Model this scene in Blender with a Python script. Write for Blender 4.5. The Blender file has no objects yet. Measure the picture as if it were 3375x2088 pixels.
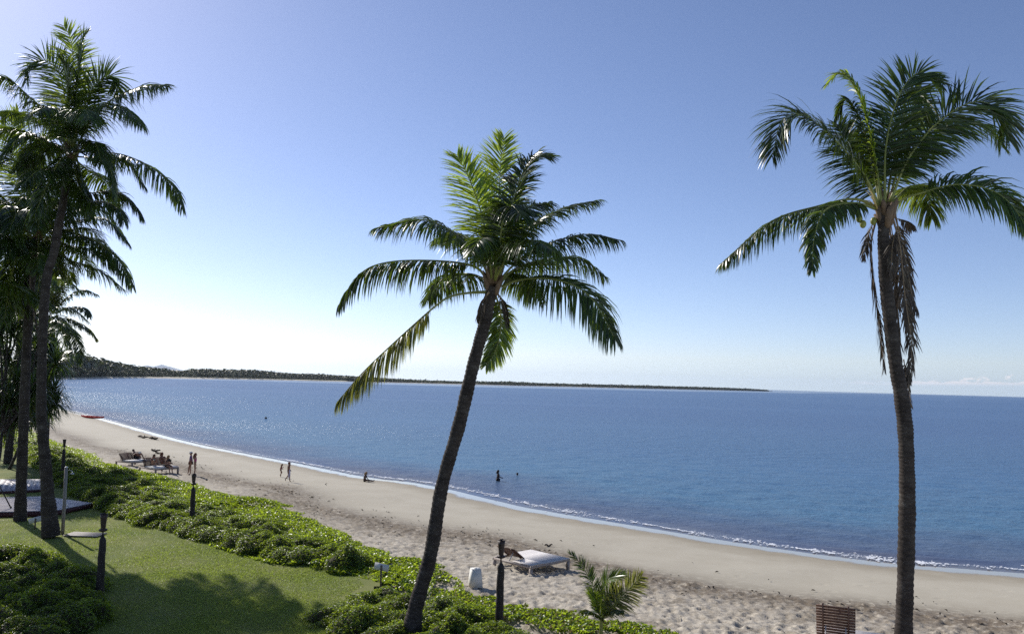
import bpy, math, random
import numpy as np
from mathutils import Vector, Matrix, Euler

# ------------------------------------------------------------------ camera, sky, sun, exposure
scene = bpy.context.scene
COL = scene.collection
random.seed(7)
RNG = np.random.default_rng(11)

F = 2625.0                       # focal length in pixels of the 3375 px wide photograph (28 mm)
PITCH, ROLL, CAM_Z = math.radians(3.0), math.radians(1.575), 8.6
PRINCIPAL_Y = 1122.0             # cropped photograph: optical axis a little below the centre

cam_data = bpy.data.cameras.new('camera')
cam_data.sensor_width = 36.0
cam_data.lens = F / 3375.0 * 36.0
cam_data.shift_y = (PRINCIPAL_Y - 1044.0) / 3375.0
cam_data.clip_start = 0.1
cam_data.clip_end = 90000
cam = bpy.data.objects.new('camera', cam_data)
COL.objects.link(cam)
cam.matrix_world = (Matrix.Translation((0, 0, CAM_Z)) @ Matrix.Rotation(math.radians(90) + PITCH, 4, 'X')
                    @ Matrix.Rotation(ROLL, 4, 'Z'))
scene.camera = cam

SUN_AZ, SUN_EL = math.radians(-43.5), math.radians(34.0)     # azimuth measured from +Y towards +X
sun_dir = Vector((math.sin(SUN_AZ) * math.cos(SUN_EL), math.cos(SUN_AZ) * math.cos(SUN_EL), math.sin(SUN_EL)))
world = bpy.data.worlds.new('World')
scene.world = world
world.use_nodes = True
wn, wl = world.node_tree.nodes, world.node_tree.links
wn.clear()
sky = wn.new('ShaderNodeTexSky')
sky.sky_type = 'NISHITA'
sky.sun_disc = False
sky.sun_elevation = SUN_EL
sky.sun_rotation = SUN_AZ
sky.altitude = 0
sky.air_density = 0.7
sky.dust_density = 0.3
sky.ozone_density = 1.0
bg = wn.new('ShaderNodeBackground')
bg.inputs['Strength'].default_value = 0.127
wo = wn.new('ShaderNodeOutputWorld')
wb = wn.new('ShaderNodeMixRGB')            # white balance of the photograph, a little cool
wb.blend_type = 'MULTIPLY'; wb.inputs[0].default_value = 1.0; wb.inputs[2].default_value = (0.98, 0.95, 1.05, 1)
tcw = wn.new('ShaderNodeTexCoord'); spx = wn.new('ShaderNodeSeparateXYZ'); mxz = wn.new('ShaderNodeMath'); mxz.operation = 'MAXIMUM'; cbx = wn.new('ShaderNodeCombineXYZ')
mxz.inputs[1].default_value = 0.035         # the lowest two degrees repeat the clean sky just above the sea
wl.new(tcw.outputs['Generated'], spx.inputs[0]); wl.new(spx.outputs[2], mxz.inputs[0])
wl.new(spx.outputs[0], cbx.inputs[0]); wl.new(spx.outputs[1], cbx.inputs[1]); wl.new(mxz.outputs[0], cbx.inputs[2]); wl.new(cbx.outputs[0], sky.inputs[0])
sat = wn.new('ShaderNodeHueSaturation'); sat.inputs['Saturation'].default_value = 1.02
wl.new(sky.outputs[0], sat.inputs['Color'])
wl.new(sat.outputs[0], wb.inputs[1])
# a low bank of fair-weather cumulus along the sea horizon, beginning right of the headland and going on beyond the frame
def wm(op, a, b=None, c=None):
    n_ = wn.new('ShaderNodeMath'); n_.operation = op
    for k_, v_ in enumerate((a, b, c)):
        if v_ is None: continue
        if isinstance(v_, (int, float)): n_.inputs[k_].default_value = v_
        else: wl.new(v_, n_.inputs[k_])
    return n_.outputs[0]
az_ = wm('ARCTAN2', spx.outputs[0], spx.outputs[1]); el_ = spx.outputs[2]
def wrange(v_, a0, a1, b0, b1, kind='SMOOTHSTEP'):
    n_ = wn.new('ShaderNodeMapRange'); n_.interpolation_type = kind
    wl.new(v_, n_.inputs[0])
    for k_, q_ in zip((1, 2, 3, 4), (a0, a1, b0, b1)): n_.inputs[k_].default_value = q_
    return n_.outputs[0]
cvec = wn.new('ShaderNodeCombineXYZ'); wl.new(wm('MULTIPLY', az_, 48.0), cvec.inputs[0]); wl.new(wm('MULTIPLY', el_, 150.0), cvec.inputs[1])
cn = wn.new('ShaderNodeTexNoise'); cn.inputs['Scale'].default_value = 1.0; cn.inputs['Detail'].default_value = 5.0; cn.inputs['Roughness'].default_value = 0.62; wl.new(cvec.outputs[0], cn.inputs['Vector'])
cbase = wrange(az_, 0.44, 0.58, 0.0092, 0.0122, 'LINEAR'); cthick = wrange(az_, 0.38, 0.58, 0.0022, 0.0105, 'LINEAR')
chh = wm('DIVIDE', wm('SUBTRACT', el_, cbase), cthick)
cmask = wm('MULTIPLY', wrange(wm('SUBTRACT', wm('MULTIPLY_ADD', cn.outputs[0], 3.0, -1.0), wm('MULTIPLY', chh, 0.75)), -0.05, 0.22, 0.0, 1.0), wrange(chh, -0.25, 0.35, 0.0, 1.0))
cmask = wm('MULTIPLY', cmask, wrange(az_, 0.36, 0.50, 0.0, 0.85)); cmask = wm('MULTIPLY', cmask, wrange(az_, 2.2, 2.8, 1.0, 0.0))
cmix = wn.new('ShaderNodeMixRGB'); wl.new(cmask, cmix.inputs[0]); wl.new(wb.outputs[0], cmix.inputs[1]); cmix.inputs[2].default_value = (7.6, 7.4, 7.5, 1)
wl.new(cmix.outputs[0], bg.inputs[0])
wl.new(bg.outputs[0], wo.inputs[0])

sun_data = bpy.data.lights.new('sun', 'SUN')
sun_data.energy = 5.0
sun_data.angle = math.radians(0.53)
sun_data.color = (1.0, 0.95, 0.87)
sun = bpy.data.objects.new('sun', sun_data)
COL.objects.link(sun)
sun.rotation_euler = sun_dir.to_track_quat('Z', 'Y').to_euler()
sun.location = (-30, 30, 40)

scene.view_settings.view_transform = 'Standard'
scene.view_settings.look = 'None'
scene.view_settings.gamma = 1.0
scene.view_settings.exposure = 0.06
scene.view_settings.use_curve_mapping = False
scene.cycles.max_bounces = 6
scene.cycles.transparent_max_bounces = 12
scene.cycles.volume_bounces = 0
scene.cycles.sample_clamp_indirect = 8
scene.cycles.use_denoising = False          # keep the grain of the photograph
scene.cycles.sample_clamp_direct = 7.0

# ------------------------------------------------------------------ helpers
_r0 = np.array([1.0, 0, 0]); _f = np.array([0, math.cos(PITCH), math.sin(PITCH)]); _u0 = np.array([0, -math.sin(PITCH), math.cos(PITCH)])
_r = _r0 * math.cos(ROLL) + _u0 * math.sin(ROLL)
_u = -_r0 * math.sin(ROLL) + _u0 * math.cos(ROLL)
EYE = np.array([0, 0, CAM_Z])

def sight(px, py):
    return _r * ((px - 1687.5) / F) - _u * ((py - PRINCIPAL_Y) / F) + _f

def on_z(px, py, z):
    """survey: the point of the level plane z seen at this place in the photograph"""
    d = sight(px, py)
    return EYE + d * ((z - CAM_Z) / d[2])

def at_d(px, py, dist):
    """survey: the point at this depth (metres along +Y)"""
    d = sight(px, py)
    return EYE + d * (dist / d[1])

def tag(o, label=None, category=None, group=None, kind=None):
    if label: o['label'] = label
    if category: o['category'] = category
    if group: o['group'] = group
    if kind: o['kind'] = kind
    return o

def empty(name, loc=(0, 0, 0), rz=0.0):
    o = bpy.data.objects.new(name, None)
    o.empty_display_size = 0.2
    o.location = [float(v) for v in loc]
    o.rotation_euler = (0, 0, rz)
    COL.objects.link(o)
    return o

def np_mesh(name, verts, faces, smooth=False):
    """faces: list of int arrays (n,3) and/or (n,4)"""
    if isinstance(faces, np.ndarray): faces = [faces]
    verts = np.ascontiguousarray(verts, dtype=np.float32)
    me = bpy.data.meshes.new(name)
    me.vertices.add(len(verts)); me.vertices.foreach_set('co', verts.ravel())
    loops = np.concatenate([f.ravel() for f in faces]).astype(np.int32)
    tot = np.concatenate([np.full(len(f), f.shape[1]) for f in faces]).astype(np.int32)
    start = np.concatenate([[0], np.cumsum(tot)[:-1]]).astype(np.int32)
    me.loops.add(len(loops)); me.loops.foreach_set('vertex_index', loops)
    me.polygons.add(len(tot)); me.polygons.foreach_set('loop_start', start); me.polygons.foreach_set('loop_total', tot)
    if smooth: me.polygons.foreach_set('use_smooth', np.ones(len(tot), dtype=bool))
    me.update(calc_edges=True)
    return me

def obj(name, me, mat=None, parent=None, loc=None):
    o = bpy.data.objects.new(name, me)
    if mat and not me.materials: me.materials.append(mat)
    if parent: o.parent = parent
    if loc is not None: o.location = [float(v) for v in loc]
    COL.objects.link(o)
    return o

class MB:
    """collects shapes of ONE piece"""
    def __init__(s): s.v = []; s.f4 = []; s.f3 = []; s.n = 0
    def add(s, v, f4=None, f3=None):
        v = np.asarray(v, float)
        if f4 is not None and len(f4): s.f4.append(np.asarray(f4, int) + s.n)
        if f3 is not None and len(f3): s.f3.append(np.asarray(f3, int) + s.n)
        s.v.append(v); s.n += len(v); return s
    def box(s, c, size, rot=None, taper=1.0):
        sx, sy, sz = np.asarray(size, float) / 2
        v = np.array([[-sx, -sy, -sz], [sx, -sy, -sz], [sx, sy, -sz], [-sx, sy, -sz],
                      [-sx * taper, -sy * taper, sz], [sx * taper, -sy * taper, sz], [sx * taper, sy * taper, sz], [-sx * taper, sy * taper, sz]])
        if rot is not None: v = v @ np.array(rot).T
        return s.add(v + np.asarray(c, float), [[3, 2, 1, 0], [4, 5, 6, 7], [0, 1, 5, 4], [1, 2, 6, 5], [2, 3, 7, 6], [3, 0, 4, 7]])
    def bar(s, a, b, w, h, up=(0, 0, 1)):
        """a beam from a to b: w across, h along up"""
        a = np.asarray(a, float); b = np.asarray(b, float)
        x = b - a; L = np.linalg.norm(x); x /= L
        y = np.cross(up, x); y /= np.linalg.norm(y); z = np.cross(x, y)
        return s.box((a + b) / 2, (L, w, h), np.array([x, y, z]).T)
    def tube(s, pts, radii, n=8, cap=True, noise=0.0):
        pts = np.asarray(pts, float); m = len(pts)
        radii = np.broadcast_to(np.asarray(radii, float), (m,))
        t = np.gradient(pts, axis=0); t /= np.linalg.norm(t, axis=1)[:, None]
        ref = np.array([0, 0, 1.0]) if abs(t[0][2]) < 0.9 else np.array([1.0, 0, 0])
        rings = []
        side = np.cross(ref, t[0]); side /= np.linalg.norm(side)
        a = np.arange(n) / n * 2 * np.pi
        for i in range(m):
            side = side - t[i] * (side @ t[i]); side /= np.linalg.norm(side)
            up = np.cross(t[i], side)
            rr = radii[i] * (1 + noise * RNG.uniform(-1, 1, n))
            rings.append(pts[i] + (np.cos(a) * rr)[:, None] * side + (np.sin(a) * rr)[:, None] * up)
        v = np.concatenate(rings)
        i, j = np.meshgrid(np.arange(m - 1), np.arange(n), indexing='ij')
        j2 = (j + 1) % n
        f = np.stack([i * n + j, i * n + j2, (i + 1) * n + j2, (i + 1) * n + j], -1).reshape(-1, 4)
        f3 = []
        if cap:
            v = np.concatenate([v, [pts[0], pts[-1]]])
            for k in range(n):
                f3.append([m * n, (k + 1) % n, k]); f3.append([m * n + 1, (m - 1) * n + k, (m - 1) * n + (k + 1) % n])
        return s.add(v, f, f3 if f3 else None)
    def blob(s, c, r, nu=12, nv=8, rot=None, fn=None):
        r = np.broadcast_to(np.asarray(r, float), (3,))
        th = np.linspace(0, np.pi, nv + 1); ph = np.arange(nu) / nu * 2 * np.pi
        d = np.stack([np.outer(np.sin(th), np.cos(ph)), np.outer(np.sin(th), np.sin(ph)), np.outer(np.cos(th), np.ones(nu))], -1).reshape(-1, 3)
        v = d * r
        if fn is not None: v = v * fn(d)[:, None]
        if rot is not None: v = v @ np.array(rot).T
        i, j = np.meshgrid(np.arange(nv), np.arange(nu), indexing='ij'); j2 = (j + 1) % nu
        f = np.stack([i * nu + j, (i + 1) * nu + j, (i + 1) * nu + j2, i * nu + j2], -1).reshape(-1, 4)
        return s.add(v + np.asarray(c, float), f)
    def mesh(s, name, smooth=False):
        fs = []
        if s.f4: fs.append(np.concatenate(s.f4))
        if s.f3: fs.append(np.concatenate(s.f3))
        return np_mesh(name, np.concatenate(s.v), fs, smooth)
    def build(s, name, mat, parent=None, smooth=False, loc=None):
        return obj(name, s.mesh(name, smooth), mat, parent, loc)

def copy_tree(o, parent=None):
    c = o.copy(); COL.objects.link(c); c.parent = parent
    for ch in [k for k in KIDS.get(o.name, [])] or list(o.children):
        copy_tree(ch, c)
    return c
KIDS = {}

def catmull(pts, n):
    p = np.asarray(pts, float)
    p = np.concatenate([[2 * p[0] - p[1]], p, [2 * p[-1] - p[-2]]])
    m = len(p) - 3
    out = []
    for u in np.linspace(0, m - 1e-6, n):
        k = int(u); t = u - k
        a, b, c, d = p[k:k + 4]
        out.append(0.5 * (2 * b + (c - a) * t + (2 * a - 5 * b + 4 * c - d) * t * t + (3 * b - a - 3 * c + d) * t ** 3))
    return np.array(out)

def unit(v): return v / (np.linalg.norm(v, axis=-1, keepdims=True) + 1e-9)

def vnoise(x, y, seed=0):
    """smooth value noise on arrays, -1..1"""
    xi, yi = np.floor(x).astype(np.int64), np.floor(y).astype(np.int64)
    xf, yf = x - xi, y - yi
    u, v = xf * xf * (3 - 2 * xf), yf * yf * (3 - 2 * yf)
    def h(a, b):
        n = (a * 374761393 + b * 668265263 + seed * 974634777) & 0x7fffffff
        n = ((n ^ (n >> 13)) * 1274126177) & 0x7fffffff
        return ((n ^ (n >> 16)) & 0xffff) / 32767.5 - 1
    return (h(xi, yi) * (1 - u) + h(xi + 1, yi) * u) * (1 - v) + (h(xi, yi + 1) * (1 - u) + h(xi + 1, yi + 1) * u) * v

def dimples(x, y, cell, rad, seed, prob=0.7):
    """footprint-like hollows with a small rim"""
    out = np.zeros_like(x)
    xi, yi = np.floor(x / cell).astype(np.int64), np.floor(y / cell).astype(np.int64)
    for dx in (-1, 0, 1):
        for dy in (-1, 0, 1):
            a, b = xi + dx, yi + dy
            def h(k):
                n = (a * 374761393 + b * 668265263 + (seed + k) * 974634777) & 0x7fffffff
                n = ((n ^ (n >> 13)) * 1274126177) & 0x7fffffff
                return ((n ^ (n >> 16)) & 0xffff) / 65535
            ang = h(5) * np.pi
            ux, uy = x - (a + h(1)) * cell, y - (b + h(2)) * cell
            p, q = ux * np.cos(ang) + uy * np.sin(ang), -ux * np.sin(ang) + uy * np.cos(ang)
            rr = (p / (rad * 1.5)) ** 2 + (q / rad) ** 2
            g = -np.exp(-rr) + 0.55 * np.exp(-((np.sqrt(rr) - 1.5) / 0.45) ** 2)
            out += np.where(h(3) < prob, g * (0.4 + 0.8 * h(4)), 0)
    return out

# ------------------------------------------------------------------ materials
def new_mat(name):
    m = bpy.data.materials.new(name); m.use_nodes = True
    nt = m.node_tree; nt.nodes.clear()
    out = nt.nodes.new('ShaderNodeOutputMaterial')
    return m, nt, out

def N(nt, t, **kw):
    n = nt.nodes.new(t)
    for k, v in kw.items():
        if k in n.inputs: n.inputs[k].default_value = v
        else: setattr(n, k, v)
    return n

def noise(nt, scale, detail=4, rough=0.55, coord='Object', stretch=None):
    tc = N(nt, 'ShaderNodeTexCoord')
    src = N(nt, 'ShaderNodeNewGeometry').outputs['Position'] if coord == 'Position' else tc.outputs[coord]
    n = N(nt, 'ShaderNodeTexNoise', Scale=scale, Detail=detail, Roughness=rough)
    if stretch:
        mp = N(nt, 'ShaderNodeMapping'); mp.inputs['Scale'].default_value = stretch
        nt.links.new(src, mp.inputs[0]); src = mp.outputs[0]
    nt.links.new(src, n.inputs['Vector'])
    return n

def ramp(nt, src, stops):
    r = N(nt, 'ShaderNodeValToRGB')
    e = r.color_ramp.elements
    e[0].position, e[0].color = stops[0][0], (*stops[0][1], 1)
    e[1].position, e[1].color = stops[-1][0], (*stops[-1][1], 1)
    for p, c in stops[1:-1]:
        k = e.new(p); k.color = (*c, 1)
    nt.links.new(src, r.inputs[0])
    return r

def simple(name, c1, c2=None, scale=6.0, rough=0.7, bump=0.0, bscale=None, stretch=None, spec=0.4, coord='Object', metallic=0.0):
    m, nt, out = new_mat(name)
    p = N(nt, 'ShaderNodeBsdfPrincipled', Roughness=rough, Metallic=metallic)
    p.inputs['Specular IOR Level'].default_value = spec
    if c2 is None: c2 = tuple(v * 0.7 for v in c1)
    n = noise(nt, scale, 6, 0.6, coord, stretch)
    r = ramp(nt, n.outputs[0], [(0.3, c2), (0.7, c1)])
    nt.links.new(r.outputs[0], p.inputs['Base Color'])
    if bump:
        b = N(nt, 'ShaderNodeBump', Strength=bump, Distance=0.02)
        n2 = noise(nt, bscale or scale * 3, 6, 0.65, coord, stretch)
        nt.links.new(n2.outputs[0], b.inputs['Height']); nt.links.new(b.outputs[0], p.inputs['Normal'])
    nt.links.new(p.outputs[0], out.inputs[0])
    return m

def leafmat(name, c1, c2, trans, tmix=0.4, rough=0.35, spec=0.5, scale=2.0, vary=0.25):
    """thin leaf: reflects, lets light through, waxy gloss"""
    m, nt, out = new_mat(name)
    p = N(nt, 'ShaderNodeBsdfPrincipled', Roughness=rough)
    p.inputs['Specular IOR Level'].default_value = spec
    n = noise(nt, scale, 3, 0.6, 'Position')
    r = ramp(nt, n.outputs[0], [(0.3, c1), (0.7, c2)])
    oi = N(nt, 'ShaderNodeObjectInfo')
    hs = N(nt, 'ShaderNodeHueSaturation')
    mr = N(nt, 'ShaderNodeMapRange'); mr.inputs[3].default_value = 1 - vary; mr.inputs[4].default_value = 1 + vary
    gi = N(nt, 'ShaderNodeNewGeometry')                     # every leaf its own tone
    mi = N(nt, 'ShaderNodeMapRange'); mi.inputs[3].default_value = 0.62; mi.inputs[4].default_value = 1.38; nt.links.new(gi.outputs['Random Per Island'], mi.inputs[0])
    hu = N(nt, 'ShaderNodeMapRange'); hu.inputs[3].default_value = 0.475; hu.inputs[4].default_value = 0.515; nt.links.new(gi.outputs['Random Per Island'], hu.inputs[0]); nt.links.new(hu.outputs[0], hs.inputs['Hue'])
    nt.links.new(oi.outputs['Random'], mr.inputs[0])
    mv = N(nt, 'ShaderNodeMath', operation='MULTIPLY'); nt.links.new(mr.outputs[0], mv.inputs[0]); nt.links.new(mi.outputs[0], mv.inputs[1]); mr = mv
    nt.links.new(mr.outputs[0], hs.inputs['Value'])
    nt.links.new(r.outputs[0], hs.inputs['Color']); nt.links.new(hs.outputs[0], p.inputs['Base Color'])
    t = N(nt, 'ShaderNodeBsdfTranslucent')
    hs2 = N(nt, 'ShaderNodeHueSaturation'); hs2.inputs['Color'].default_value = (*trans, 1)
    nt.links.new(mr.outputs[0], hs2.inputs['Value']); nt.links.new(hs2.outputs[0], t.inputs['Color'])
    mx = N(nt, 'ShaderNodeMixShader'); mx.inputs[0].default_value = tmix
    nt.links.new(p.outputs[0], mx.inputs[1]); nt.links.new(t.outputs[0], mx.inputs[2])
    nt.links.new(mx.outputs[0], out.inputs[0])
    return m

M = {}
M['frond'] = leafmat('palm leaf', (0.016, 0.036, 0.007), (0.036, 0.062, 0.01), (0.14, 0.21, 0.015), 0.3, 0.36, 0.5)
M['frond_young'] = leafmat('young palm leaf', (0.06, 0.11, 0.015), (0.10, 0.15, 0.022), (0.33, 0.42, 0.035), 0.45, 0.32, 0.5)
M['frond_yellow'] = leafmat('yellowing palm leaf', (0.10, 0.10, 0.03), (0.06, 0.08, 0.02), (0.32, 0.33, 0.05), 0.36, 0.35, 0.4)
M['frond_dead'] = leafmat('dry palm leaf', (0.034, 0.026, 0.02), (0.08, 0.064, 0.048), (0.10, 0.07, 0.04), 0.15, 0.6, 0.25)
M['midrib'] = simple('palm midrib', (0.20, 0.20, 0.05), (0.13, 0.15, 0.03), 3, 0.45)
M['midrib_dead'] = simple('dry midrib', (0.24, 0.17, 0.10), (0.14, 0.09, 0.05), 3, 0.6)
M['sheath'] = simple('leaf sheath', (0.20, 0.13, 0.08), (0.08, 0.05, 0.03), 8, 0.8, 0.6, 40, (1, 1, 0.2))
M['coconut'] = simple('coconut', (0.30, 0.28, 0.05), (0.18, 0.2, 0.04), 6, 0.4)
M['flower'] = simple('palm flower', (0.55, 0.42, 0.15), (0.4, 0.28, 0.1), 9, 0.6)

def trunkmat():
    m, nt, out = new_mat('palm bark')
    p = N(nt, 'ShaderNodeBsdfPrincipled', Roughness=0.85)
    p.inputs['Specular IOR Level'].default_value = 0.25
    a = noise(nt, 2.2, 8, 0.7, 'Position', (1, 1, 1.6))
    b = noise(nt, 22, 4, 0.7, 'Position', (0.5, 0.5, 3))
    r1 = ramp(nt, a.outputs[0], [(0.32, (0.028, 0.021, 0.018)), (0.5, (0.062, 0.048, 0.04)), (0.62, (0.09, 0.074, 0.062)), (0.72, (0.22, 0.195, 0.17))])
    r2 = ramp(nt, b.outputs[0], [(0.35, (0.45, 0.45, 0.45)), (0.65, (1, 1, 1))])
    mx = N(nt, 'ShaderNodeMixRGB', blend_type='MULTIPLY'); mx.inputs[0].default_value = 0.8
    nt.links.new(r1.outputs[0], mx.inputs[1]); nt.links.new(r2.outputs[0], mx.inputs[2])
    wv = N(nt, 'ShaderNodeTexWave', Scale=2.4, Distortion=6.0, Detail=4.0); wv.bands_direction = 'Z'; wv.inputs['Detail Scale'].default_value = 2.0
    nt.links.new(N(nt, 'ShaderNodeNewGeometry').outputs['Position'], wv.inputs['Vector'])
    r3 = ramp(nt, wv.outputs[0], [(0.1, (0.5, 0.48, 0.46)), (0.55, (1, 1, 1)), (0.9, (1.0, 1.0, 1.0))])
    mx4 = N(nt, 'ShaderNodeMixRGB', blend_type='MULTIPLY'); mx4.inputs[0].default_value = 0.4
    nt.links.new(mx.outputs[0], mx4.inputs[1]); nt.links.new(r3.outputs[0], mx4.inputs[2]); nt.links.new(mx4.outputs[0], p.inputs['Base Color'])
    bp = N(nt, 'ShaderNodeBump', Strength=0.8, Distance=0.02)
    nt.links.new(b.outputs[0], bp.inputs['Height']); nt.links.new(bp.outputs[0], p.inputs['Normal'])
    nt.links.new(p.outputs[0], out.inputs[0])
    return m
M['bark'] = trunkmat()

M['shrub_leaf'] = leafmat('shrub leaf', (0.045, 0.088, 0.012), (0.10, 0.15, 0.02), (0.36, 0.47, 0.03), 0.42, 0.38, 0.38, 1.3, 0.12)
M['vine_leaf'] = leafmat('vine leaf', (0.05, 0.10, 0.012), (0.105, 0.16, 0.02), (0.40, 0.52, 0.03), 0.45, 0.36, 0.4, 1.1, 0.1)
M['vine_old'] = leafmat('withered vine', (0.16, 0.12, 0.06), (0.1, 0.08, 0.04), (0.3, 0.22, 0.08), 0.3, 0.6, 0.2, 1.5, 0.1)
M['vine_flower'] = leafmat('vine flower', (0.5, 0.25, 0.45), (0.6, 0.4, 0.6), (0.6, 0.3, 0.5), 0.3, 0.6, 0.2, 1.5, 0.1)
M['stem_core'] = simple('shrub stems', (0.05, 0.045, 0.02), (0.025, 0.02, 0.01), 9, 0.9, 0.5, 20)
M['pandan_leaf'] = leafmat('screw pine leaf', (0.018, 0.038, 0.009), (0.04, 0.065, 0.014), (0.12, 0.19, 0.02), 0.25, 0.33, 0.5, 1.2, 0.25)
M['grass'] = leafmat('grass blade', (0.135, 0.20, 0.038), (0.26, 0.28, 0.085), (0.44, 0.55, 0.08), 0.38, 0.5, 0.3, 0.55, 0.05)
M['far_leaf'] = leafmat('far foliage', (0.028, 0.042, 0.018), (0.05, 0.062, 0.025), (0.09, 0.11, 0.03), 0.2, 0.5, 0.3, 0.12, 0.35)
M['far_bark'] = simple('far bark', (0.12, 0.1, 0.08), None, 1, 0.9)
M['timber_white'] = simple('weathered white timber', (0.62, 0.58, 0.55), (0.42, 0.38, 0.36), 5, 0.45, 0.3, 30, (0.4, 6, 6), 0.5)
M['timber_grey'] = simple('weathered grey frame', (0.36, 0.31, 0.28), (0.24, 0.2, 0.18), 5, 0.55, 0.3, 30, (0.4, 6, 6), 0.4)
M['timber_brown'] = simple('stained slats', (0.15, 0.075, 0.05), (0.08, 0.042, 0.03), 5, 0.55, 0.3, 30, (0.4, 6, 6))
M['deck'] = simple('deck boards', (0.46, 0.41, 0.42), (0.30, 0.27, 0.28), 3, 0.4, 0.35, 24, (0.25, 5, 5), 0.5)
M['deck_edge'] = simple('deck fascia', (0.10, 0.03, 0.03), (0.06, 0.02, 0.02), 3, 0.6)
M['grey_board'] = simple('grey board', (0.30, 0.27, 0.25), (0.2, 0.18, 0.16), 4, 0.7, 0.3, 30, (0.3, 6, 6))
M['torch_wood'] = simple('dark torch wood', (0.030, 0.020, 0.016), (0.014, 0.010, 0.009), 6, 0.65, 0.7, 22, (2, 2, 0.25))
M['torch_cup'] = simple('dark torch bowl', (0.055, 0.028, 0.02), (0.02, 0.014, 0.011), 7, 0.5, 0.3, 20)
M['white_paint'] = simple('white paint', (0.72, 0.70, 0.64), (0.6, 0.58, 0.53), 3, 0.55, 0.15, 20)
M['sign_back'] = simple('sign board', (0.62, 0.62, 0.6), (0.5, 0.5, 0.5), 3, 0.5)
M['stake'] = simple('wooden stake', (0.17, 0.12, 0.08), None, 6, 0.8)
M['steel'] = simple('steel', (0.6, 0.6, 0.6), (0.5, 0.5, 0.5), 4, 0.2, metallic=1.0)
M['kayak'] = simple('red kayak plastic', (0.36, 0.010, 0.018), (0.3, 0.008, 0.014), 2, 0.7, spec=0.03)
M['kayak_dark'] = simple('kayak cockpit', (0.05, 0.01, 0.012), None, 2, 0.6)
M['drift'] = simple('driftwood', (0.09, 0.065, 0.045), (0.04, 0.03, 0.022), 5, 0.9, 0.6, 20)
M['weed'] = simple('beached weed', (0.06, 0.045, 0.03), (0.03, 0.025, 0.018), 8, 0.9, 0.6, 20)
M['hill'] = simple('far hill', (0.17, 0.19, 0.23), (0.14, 0.16, 0.2), 0.002, 0.95, coord='Position')  # pale bluish grey paints distance haze into the hill colour
M['skin'] = simple('skin', (0.38, 0.20, 0.13), (0.33, 0.165, 0.105), 12, 0.5)
M['skin_tan'] = simple('tanned skin', (0.24, 0.115, 0.07), (0.2, 0.09, 0.055), 12, 0.5)
M['skin_dark'] = simple('brown skin', (0.10, 0.05, 0.032), (0.08, 0.04, 0.025), 12, 0.5)
for k, c in dict(hair_dark=(0.02, 0.012, 0.01), hair_brown=(0.075, 0.032, 0.018), hair_auburn=(0.15, 0.05, 0.025), hair_fair=(0.3, 0.2, 0.1),
                 cloth_black=(0.02, 0.02, 0.025), cloth_purple=(0.11, 0.06, 0.28), cloth_pink=(0.55, 0.05, 0.28), cloth_white=(0.75, 0.73, 0.74),
                 cloth_lilac=(0.55, 0.5, 0.6), cloth_green=(0.05, 0.35, 0.25), cloth_red=(0.35, 0.05, 0.05), cloth_brown=(0.2, 0.09, 0.05), eye=(0.02, 0.015, 0.012),
                 lips=(0.35, 0.1, 0.08), paper=(0.75, 0.73, 0.7), cushion=(0.78, 0.75, 0.72), buoy=(0.03, 0.03, 0.035)).items():
    M[k] = simple(k.replace('_', ' '), c, tuple(v * 0.8 for v in c), 20, 0.75)

# ------------------------------------------------------------------ ground survey
SHORE = np.array([on_z(*p, 0.0)[:2] for p in [(180, 1340), (270, 1362), (380, 1390), (600, 1450), (800, 1492), (1000, 1530), (1200, 1570), (1350, 1588), (1480, 1612),
                                             (1700, 1664), (1900, 1700), (2100, 1733), (2500, 1797), (2750, 1832), (3000, 1860), (3375, 1888)]])
d_end = unit(SHORE[-1] - SHORE[-2])
SHORE = np.concatenate([[(-560, 1180), (-590, 980), (-520, 760), (-360, 500), (-200, 305)], SHORE, [SHORE[-1] + d_end * 30, SHORE[-1] + d_end * 200 + (40, -30)]])
SHORE = catmull(SHORE, 260)

def shore_dist(x, y):
    """signed distance to the waterline, positive on land (land lies left of / nearer than the line)"""
    p = np.stack([np.ravel(x), np.ravel(y)], -1)
    best = np.full(len(p), 1e18); sgn = np.ones(len(p))
    for a, b in zip(SHORE[:-1], SHORE[1:]):
        ab = b - a; L2 = ab @ ab
        t = np.clip(((p - a) @ ab) / L2, 0, 1)
        dv = p - (a + t[:, None] * ab)
        d2 = (dv * dv).sum(1)
        m = d2 < best
        best = np.where(m, d2, best)
        cr = ab[0] * dv[:, 1] - ab[1] * dv[:, 0]
        sgn = np.where(m, np.where(cr < 0, 1.0, -1.0), sgn)
    return (np.sqrt(best) * sgn).reshape(np.shape(x))

def base_h(d):
    return np.interp(d, [-60, -20, 0, 12.0, 14, 21, 30, 60], [-4, -1.3, 0, 0.62, 0.80, 1.22, 1.27, 1.2])

def polar(az0, az1, ncol, radii):
    az = np.linspace(az0, az1, ncol)
    A, Rr = np.meshgrid(az, radii)
    x, y = Rr * np.sin(A), Rr * np.cos(A)
    n, m = len(radii), ncol
    i, j = np.meshgrid(np.arange(n - 1), np.arange(m - 1), indexing='ij')
    f = np.stack([i * m + j, i * m + j + 1, (i + 1) * m + j + 1, (i + 1) * m + j], -1).reshape(-1, 4)
    return x, y, f[:, ::-1]

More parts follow.
